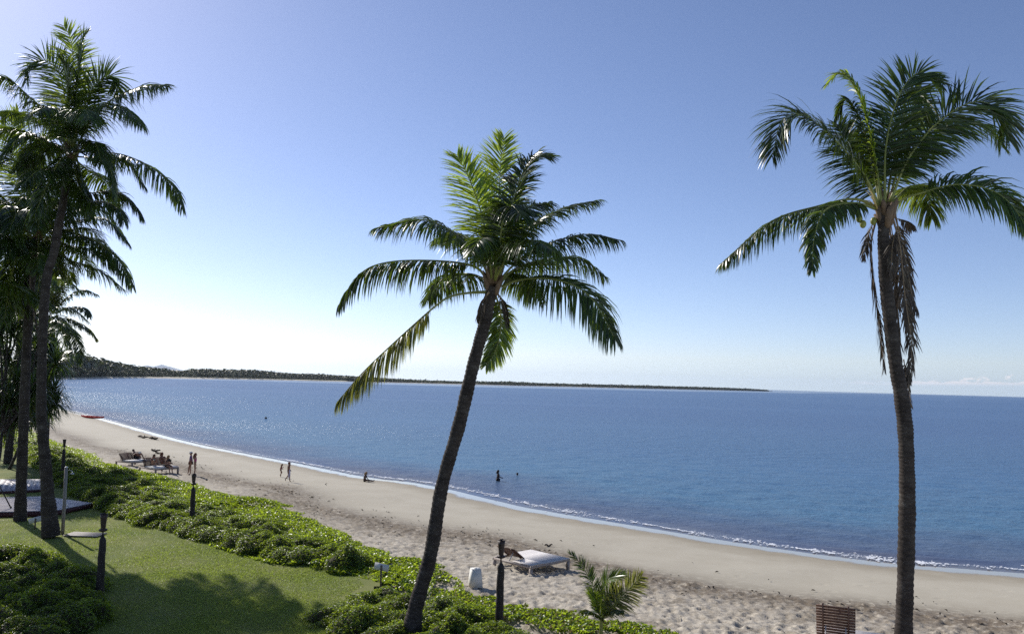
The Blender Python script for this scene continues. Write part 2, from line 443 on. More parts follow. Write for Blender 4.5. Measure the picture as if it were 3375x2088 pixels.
# ------------------------------------------------------------------ beach sheet (sand)
def build_beach():
    rad = np.concatenate([np.geomspace(3, 17, 14)[:-1], np.geomspace(17, 110, 560)[:-1], np.geomspace(110, 1500, 120)])
    x, y, f = polar(math.radians(-62), math.radians(58), 760, rad)
    d = shore_dist(x, y)
    wob = vnoise(x / 7, y / 7, 3) * 1.0 + vnoise(x / 2.3, y / 2.3, 4) * 0.4
    z = base_h(d)
    rr = np.hypot(x, y)
    fine = np.clip((140 - rr) / 40, 0, 1)
    rough = np.clip((d + wob * 1.3 - 11.8) / 1.6, 0, 1)
    z = z + 0.05 * vnoise(x / 3.1, y / 3.1, 9) * np.clip((d - 3) / 6, 0, 1)
    z += fine * rough * (0.075 * dimples(x, y, 0.50, 0.13, 21, 0.8) + 0.055 * dimples(x, y, 0.33, 0.085, 77, 0.75) + 0.03 * vnoise(x / 0.22, y / 0.22, 31) + 0.03 * vnoise(x / 0.8, y / 0.8, 32))
    # a few tracks on the smooth sand, and a small scarp where the last high tide stopped
    tr = np.clip(1 - rough, 0, 1) * np.clip((d - 3) / 3, 0, 1)
    z += fine * tr * 0.018 * dimples(x, y, 1.1, 0.14, 55, 0.28)
    me = np_mesh('beach', np.stack([x, y, z], -1).reshape(-1, 3), f, True)
    for nm, val in (('shore', d + 0), ('roughness', rough), ('berm', np.exp(-((d + wob * 1.3 - 13.6) / 2.4) ** 2))):
        a = me.attributes.new(nm, 'FLOAT', 'POINT'); a.data.foreach_set('value', np.ascontiguousarray(val.ravel(), dtype=np.float32))
    m, nt, out = new_mat('sand')
    p = N(nt, 'ShaderNodeBsdfPrincipled')
    L = nt.links.new
    sh = N(nt, 'ShaderNodeAttribute', attribute_name='shore')
    ro = N(nt, 'ShaderNodeAttribute', attribute_name='roughness')
    be = N(nt, 'ShaderNodeAttribute', attribute_name='berm')
    n1 = noise(nt, 0.5, 6, 0.6, 'Position'); n2 = noise(nt, 9, 6, 0.7, 'Position'); n3 = noise(nt, 3.0, 8, 0.75, 'Position', (1, 1, 1))
    dry = ramp(nt, n2.outputs[0], [(0.28, (0.26, 0.225, 0.175)), (0.46, (0.42, 0.375, 0.305)), (0.7, (0.54, 0.49, 0.41))])
    smooth_ = ramp(nt, n1.outputs[0], [(0.3, (0.40, 0.36, 0.28)), (0.7, (0.455, 0.415, 0.33))])
    mx = N(nt, 'ShaderNodeMixRGB'); L(ro.outputs['Fac'], mx.inputs[0]); L(smooth_.outputs[0], mx.inputs[1]); L(dry.outputs[0], mx.inputs[2])
    n6 = noise(nt, 0.9, 7, 0.72, 'Position', (1.0, 1.0, 1))
    pr = ramp(nt, n6.outputs[0], [(0.34, (0.58, 0.55, 0.51)), (0.52, (1, 1, 1))])
    mxp = N(nt, 'ShaderNodeMixRGB', blend_type='MULTIPLY'); L(ro.outputs['Fac'], mxp.inputs[0]); L(mx.outputs[0], mxp.inputs[1]); L(pr.outputs[0], mxp.inputs[2]); mx = mxp
    # brown weed litter along the berm, broken up by noise
    lit = N(nt, 'ShaderNodeMath', operation='MULTIPLY'); L(be.outputs['Fac'], lit.inputs[0])
    lr = ramp(nt, n3.outputs[0], [(0.36, (0, 0, 0)), (0.50, (1, 1, 1))]); L(lr.outputs[0], lit.inputs[1])
    mx2 = N(nt, 'ShaderNodeMixRGB'); mx2.inputs[2].default_value = (0.12, 0.09, 0.06, 1)
    lm = N(nt, 'ShaderNodeMath', operation='MULTIPLY'); lm.inputs[1].default_value = 0.85; L(lit.outputs[0], lm.inputs[0])
    L(lm.outputs[0], mx2.inputs[0]); L(mx.outputs[0], mx2.inputs[1])
    # wet by the last waves: darker and shiny
    wob1 = N(nt, 'ShaderNodeMath', operation='MULTIPLY_ADD'); L(n1.outputs[0], wob1.inputs[0]); wob1.inputs[1].default_value = 2.0; L(sh.outputs['Fac'], wob1.inputs[2])
    wet = N(nt, 'ShaderNodeMapRange'); wet.inputs[1].default_value = 2.2; wet.inputs[2].default_value = 2.9; wet.inputs[3].default_value = 1; wet.inputs[4].default_value = 0
    L(wob1.outputs[0], wet.inputs[0])
    damp = N(nt, 'ShaderNodeMapRange'); damp.inputs[1].default_value = 2.6; damp.inputs[2].default_value = 5.5; damp.inputs[3].default_value = 1; damp.inputs[4].default_value = 0
    L(wob1.outputs[0], damp.inputs[0])
    mx3 = N(nt, 'ShaderNodeMixRGB', blend_type='MULTIPLY'); mx3.inputs[2].default_value = (0.62, 0.58, 0.52, 1)
    dm = N(nt, 'ShaderNodeMath', operation='MULTIPLY'); dm.inputs[1].default_value = 0.8; L(damp.outputs[0], dm.inputs[0])
    L(dm.outputs[0], mx3.inputs[0]); L(mx2.outputs[0], mx3.inputs[1]); L(mx3.outputs[0], p.inputs['Base Color'])
    rg = N(nt, 'ShaderNodeMapRange'); rg.inputs[3].default_value = 0.85; rg.inputs[4].default_value = 0.06; L(wet.outputs[0], rg.inputs[0]); L(rg.outputs[0], p.inputs['Roughness'])
    sp = N(nt, 'ShaderNodeMapRange'); sp.inputs[3].default_value = 0.25; sp.inputs[4].default_value = 0.6; L(wet.outputs[0], sp.inputs[0]); L(sp.outputs[0], p.inputs['Specular IOR Level'])
    b = N(nt, 'ShaderNodeBump', Distance=0.03)
    n4 = noise(nt, 14, 8, 0.7, 'Position')
    bs = N(nt, 'ShaderNodeMapRange'); bs.inputs[3].default_value = 0.12; bs.inputs[4].default_value = 0.75; L(ro.outputs['Fac'], bs.inputs[0])
    iw = N(nt, 'ShaderNodeMath', operation='SUBTRACT'); iw.inputs[0].default_value = 1.0; L(wet.outputs[0], iw.inputs[1])
    bm = N(nt, 'ShaderNodeMath', operation='MULTIPLY'); L(bs.outputs[0], bm.inputs[0]); L(iw.outputs[0], bm.inputs[1])
    L(bm.outputs[0], b.inputs['Strength']); L(n4.outputs[0], b.inputs['Height']); L(b.outputs[0], p.inputs['Normal'])
    L(p.outputs[0], out.inputs[0])
    o = obj('beach', me, m)
    tag(o, 'pale sandy beach with trampled upper sand and smooth damp slope', kind='structure')
    return o
build_beach()

_gx = None
def sand_z(x, y):
    return float(base_h(shore_dist(np.array([x]), np.array([y])))[0])

def on_sand(px, py):
    z = 1.0
    for _ in range(12):
        p = on_z(px, py, z); z = 0.6 * sand_z(p[0], p[1]) + 0.4 * z
    p = on_z(px, py, z); p[2] = z
    return p

# ------------------------------------------------------------------ sea
def build_sea():
    rad = np.concatenate([np.geomspace(24, 160, 520)[:-1], np.geomspace(160, 23000, 170)])
    x, y, f = polar(math.radians(-64), math.radians(70), 520, rad)
    d = -shore_dist(x, y)
    rr = np.hypot(x, y)
    k = np.clip((150 - rr) / 90, 0, 1)
    q = np.clip(d, 0, 1e9)
    run = (x * 0.69 - y * 0.725)
    z = 0.02 * np.sin(d * 1.9 + vnoise(x / 5, y / 5, 1) * 3) * k * np.clip(d / 3, 0, 1)
    z += 0.035 * vnoise(x / 0.9, y / 0.9, 2) * k * np.clip(d / 6, 0.1, 1) + 0.03 * vnoise(x / 2.2 + 9, y / 1.7, 5) * k * np.clip(d / 6, 0.1, 1)
    # the small breaking ripple
    wb = vnoise(run / 6, run * 0, 8) * 0.5
    z += 0.11 * np.exp(-((d - 2.0 + wb * 0.6) / 0.42) ** 2) * k * np.clip(0.55 + 0.6 * vnoise(run / 9, run * 0 + 3, 12), 0.15, 1)
    me = np_mesh('sea', np.stack([x, y, z], -1).reshape(-1, 3), f, True)
    a = me.attributes.new('offshore', 'FLOAT', 'POINT'); a.data.foreach_set('value', np.ascontiguousarray(d.ravel(), dtype=np.float32))
    # sheltered water under the far shore lies calm
    calm = np.interp(np.arctan2(x, y), np.radians([-40, -20, 0, 12, 20, 30]), [900, 1150, 1150, 1500, 2300, 9000])
    calm = np.clip((rr - calm) / (0.25 * calm), 0, 1)
    a = me.attributes.new('calm', 'FLOAT', 'POINT'); a.data.foreach_set('value', np.ascontiguousarray(calm.ravel(), dtype=np.float32))
    m, nt, out = new_mat('sea water'); L = nt.links.new
    df = N(nt, 'ShaderNodeBsdfDiffuse'); gl = N(nt, 'ShaderNodeBsdfGlossy', Roughness=0.16); fr_ = N(nt, 'ShaderNodeFresnel', IOR=1.33)
    mn = N(nt, 'ShaderNodeMath', operation='MINIMUM'); L(fr_.outputs[0], mn.inputs[0])
    ca0 = N(nt, 'ShaderNodeAttribute', attribute_name='calm'); cap_ = N(nt, 'ShaderNodeMapRange'); cap_.inputs[3].default_value = 0.29; cap_.inputs[4].default_value = 0.66   # ruffled water mirrors less than calm water
    L(ca0.outputs['Fac'], cap_.inputs[0]); L(cap_.outputs[0], mn.inputs[1])
    ms = N(nt, 'ShaderNodeMixShader'); L(mn.outputs[0], ms.inputs[0]); L(df.outputs[0], ms.inputs[1]); L(gl.outputs[0], ms.inputs[2])
    of = N(nt, 'ShaderNodeAttribute', attribute_name='offshore')
    ca = N(nt, 'ShaderNodeAttribute', attribute_name='calm')
    big = noise(nt, 0.035, 3, 0.5, 'Position', (1.0, 2.2, 1))
    ofw = N(nt, 'ShaderNodeMath', operation='MULTIPLY_ADD'); L(big.outputs[0], ofw.inputs[0]); ofw.inputs[1].default_value = 14; L(of.outputs['Fac'], ofw.inputs[2])
    mr = N(nt, 'ShaderNodeMapRange'); mr.inputs[1].default_value = 5; mr.inputs[2].default_value = 160; L(ofw.outputs[0], mr.inputs[0])
    col = ramp(nt, mr.outputs[0], [(0.0, (0.15, 0.14, 0.14)), (0.025, (0.075, 0.10, 0.17)), (0.10, (0.072, 0.175, 0.29)), (0.3, (0.066, 0.16, 0.30)), (1.0, (0.062, 0.138, 0.285))])
    L(col.outputs[0], df.inputs['Color'])
    n1 = noise(nt, 2.3, 6, 0.62, 'Position', (0.9, 1.1, 1)); n2 = noise(nt, 0.35, 4, 0.6, 'Position', (0.8, 1.2, 1))
    w = N(nt, 'ShaderNodeMath', operation='MULTIPLY_ADD'); L(n2.outputs[0], w.inputs[0]); w.inputs[1].default_value = 2.2; L(n1.outputs[0], w.inputs[2])
    streak = noise(nt, 0.004, 4, 0.55, 'Position', (0.35, 1.6, 1))
    sr = N(nt, 'ShaderNodeMapRange'); sr.inputs[1].default_value = 0.36; sr.inputs[2].default_value = 0.52; sr.inputs[3].default_value = 0.35; sr.inputs[4].default_value = 1.0
    L(streak.outputs[0], sr.inputs[0])
    ic = N(nt, 'ShaderNodeMapRange'); ic.inputs[3].default_value = 1.0; ic.inputs[4].default_value = 0.06; L(ca.outputs['Fac'], ic.inputs[0])
    st = N(nt, 'ShaderNodeMath', operation='MULTIPLY'); L(sr.outputs[0], st.inputs[0]); L(ic.outputs[0], st.inputs[1])
    b = N(nt, 'ShaderNodeBump', Distance=0.22)
    sw = N(nt, 'ShaderNodeMapRange'); sw.inputs[1].default_value = 0.6; sw.inputs[2].default_value = 2.6; sw.inputs[3].default_value = 0.02; sw.inputs[4].default_value = 1.0
    L(of.outputs['Fac'], sw.inputs[0])
    st2 = N(nt, 'ShaderNodeMath', operation='MULTIPLY'); L(st.outputs[0], st2.inputs[0]); L(sw.outputs[0], st2.inputs[1]); st = st2
    L(st.outputs[0], b.inputs['Strength']); L(w.outputs[0], b.inputs['Height'])
    for q_ in (df, gl, fr_): L(b.outputs[0], q_.inputs['Normal'])
    L(ms.outputs[0], out.inputs[0])
    o = obj('sea', me, m)
    tag(o, 'calm blue sea with small wind ripples', kind='structure')
build_sea()

# ------------------------------------------------------------------ lawn
LAWN_Z = 1.5
LE = np.array([on_z(*p, LAWN_Z)[:2] for p in [(20, 1470), (90, 1510), (150, 1555), (215, 1600), (310, 1664), (391, 1697), (493, 1733), (595, 1754), (612, 1774), (718, 1795), (800, 1819), (923, 1856), (1029, 1864), (1127, 1889),
                                            (1150, 1930), (1062, 1967), (1099, 1999), (1180, 2050), (1260, 2095), (1420, 2200)]])   # lawn side of the hedge
VE = np.array([on_z(*p, 1.65)[:2] for p in [(20, 1385), (90, 1415), (160, 1450), (250, 1480), (350, 1521), (430, 1545), (514, 1562), (595, 1582), (661, 1607), (780, 1631), (841, 1636), (902, 1654), (950, 1690), (1030, 1722), (1115, 1766),
                                            (1180, 1800), (1250, 1834), (1350, 1836), (1420, 1850), (1520, 1930), (1640, 1962), (1760, 1990), (2000, 2015), (2150, 2050), (2300, 2086), (2600, 2170)]])   # beach side
VEc = catmull(VE, 120)
def poly_dist(poly, x, y):
    p = np.stack([np.ravel(x), np.ravel(y)], -1); best = np.full(len(p), 1e18); sg = np.ones(len(p))
    for a, b in zip(poly[:-1], poly[1:]):
        ab = b - a; t = np.clip(((p - a) @ ab) / (ab @ ab), 0, 1); dv = p - (a + t[:, None] * ab); d2 = (dv ** 2).sum(1)
        m = d2 < best; best = np.where(m, d2, best); sg = np.where(m, np.where(ab[0] * dv[:, 1] - ab[1] * dv[:, 0] < 0, 1.0, -1.0), sg)
    return (np.sqrt(best) * sg).reshape(np.shape(x))

def build_lawn():
    # one sheet behind the hedge line; its edge hides under the shrubs
    rad = np.geomspace(2, 140, 170)
    x, y, f = polar(math.radians(-80), math.radians(50), 260, rad)
    ins = (poly_dist(LE, x, y) > -1.2) & (poly_dist(VEc, x, y) > 0.6)
    ins = ins.ravel()
    f = f[ins[f].all(1)]
    z = LAWN_Z + 0.03 * vnoise(x / 4, y / 4, 2)
    me = np_mesh('lawn', np.stack([x, y, z], -1).reshape(-1, 3), f, True)
    m = simple('lawn turf', (0.22, 0.225, 0.08), (0.115, 0.15, 0.04), 0.55, 0.9, 0.8, 30, coord='Position', spec=0.1)
    o = obj('lawn', me, m); tag(o, 'mown green lawn behind the beach', kind='structure')
    # grass blades where the photograph looks
    n = 520000
    az = RNG.uniform(math.radians(-36), math.radians(-2), n); u = RNG.uniform(0, 1, n)
    r = 1 / np.sqrt(1 / 20.0 ** 2 + u * (1 / 62.0 ** 2 - 1 / 20.0 ** 2))
    gx, gy = r * np.sin(az), r * np.cos(az)
    ok = (poly_dist(LE, gx, gy) > -0.5) & (poly_dist(VEc, gx, gy) > 0.8)
    gx, gy, r = gx[ok], gy[ok], r[ok]; n = len(gx)
    patch = 0.75 + 0.35 * vnoise(gx / 1.7, gy / 1.7, 14)
    h = RNG.uniform(0.03, 0.065, n) * patch; a = RNG.uniform(0, 2 * np.pi, n); w = 0.006 + 0.00022 * r
    z = LAWN_Z + 0.03 * vnoise(gx / 4, gy / 4, 2) - 0.005
    b = np.stack([gx, gy, z], -1); s = np.stack([np.cos(a), np.sin(a), np.zeros(n)], -1) * w[:, None]
    lean = RNG.normal(0, 0.035, (n, 2))
    t = b + np.stack([lean[:, 0], lean[:, 1], h], -1)
    v = np.stack([b - s, b + s, t], 1).reshape(-1, 3)
    g = obj('grass', np_mesh('grass', v, np.arange(3 * n).reshape(-1, 3)), M['grass'])
    tag(g, 'short green grass of the lawn', kind='stuff', category='grass')
build_lawn()

# ------------------------------------------------------------------ leaf clouds
def leaves(pos, nrm, length, width, fold=0.25, rng=RNG):
    """rhombic folded leaves, two triangles each"""
    n = len(pos)
    nrm = unit(nrm)
    rnd = unit(rng.normal(0, 1, (n, 3)))
    ax = unit(np.cross(nrm, rnd)); sd = np.cross(nrm, ax)
    L = (length * np.exp(rng.normal(-0.08, 0.3, n)))[:, None]; W = (width * rng.uniform(0.7, 1.2, n))[:, None]
    base = pos - ax * L / 2; tip = pos + ax * L / 2 - nrm * L * 0.1
    l = pos + sd * W / 2 + nrm * L * fold * 0.4; r_ = pos - sd * W / 2 + nrm * L * fold * 0.4
    v = np.stack([base, r_, tip, l], 1).reshape(-1, 3)
    i = np.arange(n) * 4
    return v, np.concatenate([np.stack([i, i + 1, i + 2], -1), np.stack([i, i + 2, i + 3], -1)])

def shrub_proto(seed, n, leaf):
    rng = np.random.default_rng(seed)
    ph = rng.uniform(0, 2 * np.pi, n); ct = rng.uniform(-0.05, 1, n); st = np.sqrt(1 - ct ** 2)
    d = np.stack([st * np.cos(ph), st * np.sin(ph), ct], -1)
    lump = lambda q: 1 + 0.24 * vnoise(q[:, 0] * 2.2 + seed * 7, q[:, 1] * 2.2 + q[:, 2], seed) + 0.10 * vnoise(q[:, 0] * 5 + 3, q[:, 1] * 5 + q[:, 2] * 4, seed + 5)
    # squarish mound profile
    shape = lambda q: (np.abs(q[:, 0]) ** 2.6 + np.abs(q[:, 1]) ** 2.6 + np.abs(q[:, 2]) ** 2.6) ** (-1 / 2.6) * 0.92
    rad = lump(d) * shape(d) * (1 - 0.14 * rng.uniform(0, 1, n) ** 2)
    pos = d * rad[:, None]
    nr = d * 0.5 + np.array([0, 0, 0.45]) + rng.normal(0, 0.55, (n, 3))
    v, f = leaves(pos, nr, leaf, leaf * 0.55, 0.3, rng)
    fm = np_mesh('foliage', v, f)
    b = MB().blob((0, 0, 0), 1.0, 22, 12, fn=lambda q: lump(q) * shape(q) * 0.87 * np.where(q[:, 2] < -0.02, 0.75, 1))  # solid dark core added inside the leaves so the mound is not see-through
    return fm, b.mesh('stem_core', True)
SHRUBS = [shrub_proto(s, 5200, 0.085) for s in (1, 2, 3, 4)]
for a_, b_ in SHRUBS:
    a_.materials.append(M['shrub_leaf']); b_.materials.append(M['stem_core'])

def shrub(x, y, z, rx, ry, h, rz, label, group, k):
    t = empty('shrub', (x, y, z), rz); t.scale = (rx, ry, h)
    fo = obj('foliage', SHRUBS[k % 4][0], None, t); fo['kind'] = 'stuff'
    obj('stem_core', SHRUBS[k % 4][1], None, t)
    return tag(t, label, 'shrub', group)

LEc = catmull(LE[:14], 90)
def build_hedge():
    k = 0
    placed = []
    for s in range(len(LEc) - 1):
        a = LEc[s]
        nrm = np.array([-(LEc[s + 1] - a)[1], (LEc[s + 1] - a)[0]]); nrm /= np.linalg.norm(nrm)     # towards the sea
        width = abs(poly_dist(VEc, a[:1], a[1:])[0])
        for off in (0.75, 2.1, 3.5):
            if off > width * 0.62: continue
            q = a + nrm * (off + random.uniform(-0.15, 0.15))
            sp = 1.05 if off < 1 else 1.35
            if any((q[0] - e[0]) ** 2 + (q[1] - e[1]) ** 2 < sp ** 2 for e in placed): continue
            placed.append(q)
            h = random.uniform(0.72, 1.02) * (1.0 if off < 1 else 0.92 if off < 3 else 0.78)
            k += 1
            far = 'beyond the wooden deck' if q[1] > 44 else 'beside the lawn'
            row = 'lawnward row' if off < 1 else 'middle row' if off < 3 else 'seaward row'
            shrub(q[0], q[1], LAWN_Z - 0.25, random.uniform(0.95, 1.3), random.uniform(0.95, 1.3), h, random.uniform(0, 6.28),
                  f'mounded shrub in the {row} of the long hedge, {far}', f'{row} of the long hedge {far}', k)
    # the block around the foot of the leaning palm
    placed = []
    for px, py in [(1110, 1990), (1150, 1955), (1210, 1935), (1280, 1920), (1180, 2010), (1250, 1990), (1330, 1950), (1240, 2060), (1320, 2040), (1400, 2000), (1460, 1970), (1490, 2030), (1540, 2000), (1600, 2040), (1420, 2080),
                   (1560, 2080), (1660, 2085), (1330, 2110), (1480, 2130), (1250, 2120), (1640, 2030), (1720, 2120), (1800, 2110), (1700, 2065)]:
        q = on_z(px, py + 18, LAWN_Z + 0.35)
        h = random.uniform(0.62, 0.9) * (0.8 if px > 1560 else 1.0); k += 1
        shrub(q[0], q[1], LAWN_Z - 0.3, random.uniform(0.75, 1.0), random.uniform(0.75, 1.0), h, random.uniform(0, 6.28),
              'bright green mounded shrub in the hedge around the foot of the leaning palm', 'hedge around the leaning palm', k)
    # the dark hedge in the lower left corner
    for px, py in [(-40, 1790), (40, 1800), (120, 1830), (190, 1860), (245, 1890), (-60, 1850), (20, 1870), (100, 1900), (180, 1930), (255, 1950), (-60, 1930), (20, 1950), (110, 1975), (200, 1995), (-80, 2010), (0, 2030), (90, 2050), (260, 1985), (-120, 1880)]:
        q = on_z(px, py + 25, LAWN_Z + 0.35); k += 1
        shrub(q[0], q[1], LAWN_Z - 0.2, random.uniform(0.85, 1.15), random.uniform(0.85, 1.15), random.uniform(0.8, 1.0), random.uniform(0, 6.28),
              'dark green shrub in the thick shaded hedge at the lower left of the lawn', 'shaded hedge left of the near torch', k)
build_hedge()

# ------------------------------------------------------------------ creeping beach vine (ground cover)
def build_vine():
    n = 150000
    s = RNG.uniform(0, len(VEc) - 1.001, n); i = s.astype(int); fr = (s - i)[:, None]
    base = VEc[i] * (1 - fr) + VEc[i + 1] * fr
    seg = unit(VEc[i + 1] - VEc[i]); land = np.stack([seg[:, 1], -seg[:, 0]], -1)
    off = RNG.uniform(-1.3, 5.2, n)
    p = base + land * off[:, None]
    dl = poly_dist(LE[:14], p[:, 0], p[:, 1])
    patch = vnoise(p[:, 0] / 1.1, p[:, 1] / 1.1, 40) + 0.5 * vnoise(p[:, 0] / 0.45, p[:, 1] / 0.45, 41)
    right = p[:, 0] > -2.5
    edge = np.clip((off + 1.2) / 1.6, 0, 1)
    keep = np.where(right, (patch > 0.22 - 0.5 * (p[:, 0] < 2.6) * 1.0) & (off > -0.6 + 0.5 * patch), patch + 2.2 * edge > 0.75) & (dl < 0.4)
    keep &= ~(right & (off > 4))
    p, off, patch, right = p[keep], off[keep], patch[keep], right[keep]; n = len(p)
    mound = 0.26 + 0.22 * vnoise(p[:, 0] / 1.6, p[:, 1] / 1.6, 44)
    mound = np.where(right, 0.18, np.clip(mound * np.clip((off + 1.4) / 1.6, 0.15, 1) + 0.1, 0.06, 1))
    z0 = np.interp(off, [-1, 2.5], [1.22, 1.34])
    z = z0 + mound * RNG.uniform(0.25, 1.0, n) ** 0.5
    pos = np.stack([p[:, 0], p[:, 1], z], -1)
    nr = np.array([0, 0, 0.9]) + RNG.normal(0, 0.6, (n, 3))
    old = (RNG.uniform(0, 1, n) < np.where(right, 0.16, 0.03))
    fl = (RNG.uniform(0, 1, n) < 0.006) & ~old
    for nm, msk, mat, L, lab in (('beach_vine', ~old & ~fl, 'vine_leaf', 0.12, 'low creeping beach vine with bright round leaves along the sand edge'),
                                 ('withered_vine', old, 'vine_old', 0.10, 'brown withered runners among the creeping beach vine'),
                                 ('vine_flowers', fl, 'vine_flower', 0.07, 'small pale purple flowers dotted over the creeping beach vine')):
        v, f = leaves(pos[msk], nr[msk], L, L * 0.85, 0.3)
        tag(obj(nm, np_mesh(nm, v, f), M[mat]), lab, 'ground cover', kind='stuff')
build_vine()

# ------------------------------------------------------------------ palms
def frond(root, pts, maxlen=0.95, droop=0.6, twist=(0, 0), petiole=0.22, width=0.042, n=78, kind='frond', vee=0.25, ang=(16, 55), base_r=0.035, seed=0, ragged=0.1, label=None):
    """pts: spine in world coordinates. A frond is a midrib with two rows of leaflets."""
    rng = np.random.default_rng(seed)
    if kind != 'frond_dead': maxlen, width, n = maxlen * 1.4, width * 1.08, int(n * 1.85)
    o0 = np.array(root.location)
    sp = catmull(np.asarray(pts, float) - o0, 64)
    seg = np.linalg.norm(np.diff(sp, axis=0), axis=1); s = np.concatenate([[0], np.cumsum(seg)]); Ltot = s[-1]; s /= Ltot
    mid = MB().tube(sp[::2], np.interp(s[::2], [0, 0.12, 1], [base_r * 1.5, base_r, 0.006]), 6)
    fr = mid.build('frond' if kind != 'frond_dead' else 'dead_frond', M['midrib_dead' if kind == 'frond_dead' else 'midrib'], root, True)
    if label: fr['label'] = label
    T = unit(np.gradient(sp, axis=0))
    A = sp[-1] - sp[0]; A[2] = 0
    if np.linalg.norm(A) < 0.6: A = np.array([0.3, -1, 0.0])
    A = A / np.linalg.norm(A)
    Sref = np.cross(A, [0, 0, 1.0])
    t = np.repeat(np.linspace(petiole, 0.995, n), 2); sd = np.tile([1.0, -1.0], n)
    t = np.clip(t + rng.normal(0, 0.004, 2 * n), 0, 1)
    gone = rng.uniform(0, 1, 2 * n) < ragged * 0.6
    t, sd = t[~gone], sd[~gone]; m = len(t)
    p = np.stack([np.interp(t, s, sp[:, k]) for k in range(3)], -1)
    tt = unit(np.stack([np.interp(t, s, T[:, k]) for k in range(3)], -1))
    S = unit(Sref - tt * (tt @ Sref)[:, None])
    Nn = np.cross(S, tt)
    tw = np.radians(np.interp(t, [0, 1], twist))[:, None]
    S, Nn = S * np.cos(tw) + Nn * np.sin(tw), Nn * np.cos(tw) - S * np.sin(tw)
    u = (t - petiole) / (1 - petiole)
    prof = np.interp(u, [0, 0.06, 0.3, 0.6, 0.85, 1.0], [0.45, 0.72, 1.0, 0.95, 0.66, 0.34])
    L = maxlen * prof * rng.uniform(0.80, 1.10, m) * np.where(rng.uniform(0, 1, m) < 0.06, 0.55, 1.0)
    a = np.radians(np.interp(u, [0, 1], ang) + rng.normal(0, 6.5, m) + 5 * np.sin(u * 37 + seed) * (rng.uniform(0, 1) < 0.6))[:, None]
    d0 = unit(S * sd[:, None] * np.cos(a) + tt * np.sin(a) + Nn * (vee + rng.normal(0, 0.10, m))[:, None])
    g = (droop * rng.uniform(0.7, 1.3, m))[:, None]
    K = 5
    us = np.linspace(0, 1, K)
    pts_ = [p]
    d = d0
    for k in range(1, K):
        d = unit(d + g * np.array([0, 0, -1.0]) * 0.42 * (0.5 + us[k]))
        pts_.append(pts_[-1] + d * (L / (K - 1))[:, None])
    wv = unit(tt - d0 * (tt * d0).sum(1)[:, None]) + 0.35 * Nn * sd[:, None]
    ro = rng.normal(0, 0.45, m)[:, None]; wv = unit(wv * np.cos(ro) + np.cross(d0, wv) * np.sin(ro))
    wprof = np.array([0.5, 1.0, 0.92, 0.6]) * width * 0.5
    V, idx = [], []
    for k in range(K - 1):
        V.append(pts_[k] - wv * wprof[k]); V.append(pts_[k] + wv * wprof[k])
    V.append(pts_[K - 1])
    V = np.stack(V, 1); nv = V.shape[1]
    b = (np.arange(m) * nv)[:, None]
    f4 = np.concatenate([b + np.array([[2 * k, 2 * k + 1, 2 * k + 3, 2 * k + 2]]) for k in range(K - 2)])
    f3 = b + np.array([[2 * (K - 2), 2 * (K - 2) + 1, nv - 1]])
    lf = obj('leaflets', np_mesh('leaflets', V.reshape(-1, 3), [f4, f3], True), M[kind], fr)
    lf['kind'] = 'stuff'
    return fr

def trunk(root, pts, radii, rings=True, name='trunk', mat='bark', n=14, step=0.12):
    """ringed tapering stem; pts in world coordinates"""
    o0 = np.array(root.location)
    p = np.asarray(pts, float) - o0
    Ltot = np.linalg.norm(np.diff(p, axis=0), axis=1).sum()
    m = int(Ltot / (step / 3)) + 2
    c = catmull(p, m); r = np.interp(np.linspace(0, 1, m), np.linspace(0, 1, len(radii)), radii)
    if rings:
        r = r * (1 + 0.05 * (np.arange(m) % 3 == 0) - 0.03 * (np.arange(m) % 3 == 1)) * (1 + 0.03 * np.array([math.sin(i * 0.31) + math.sin(i * 0.083 + 1) for i in range(m)]))
    return MB().tube(c, r, n, noise=0.02).build(name, M[mat], root, True)

def palm(base_px, base_d, trunk_px, radii, D, label, group='coconut palms along the beach'):
    pts = [np.array(at_d(*q, D)) for q in trunk_px]
    b = pts[0]
    root = empty('palm_tree', (b[0], b[1], LAWN_Z))
    tag(root, label, 'palm tree', group)
    return root, pts

def px_pts(lst, D, conv):
    return [at_d(*conv(q[0], q[1]), D + (q[2] if len(q) > 2 else 0.0)) for q in lst]

def sheaths(root, c, n, r, h, seed, mat='sheath'):
    """old leaf bases round the head of the trunk"""
    rng = np.random.default_rng(seed)
    o0 = np.array(root.location)
    for i in range(n):
        a = i / n * 6.283 + rng.uniform(-0.3, 0.3); z = rng.uniform(-0.4, 0.35) * h
        e = np.array([math.cos(a), math.sin(a), 0])
        p0 = c + e * r * 0.5 + np.array([0, 0, z - 0.15]); p1 = c + e * r * 1.25 + np.array([0, 0, z + 0.18]); p2 = c + e * r * 1.9 + np.array([0, 0, z + 0.42 * rng.uniform(0.6, 1.2)])
        MB().tube(np.array([p0, p1, p2]) - o0, [0.09, 0.075, 0.03], 6, noise=0.15).build('leaf_sheath', M[mat], root, True)

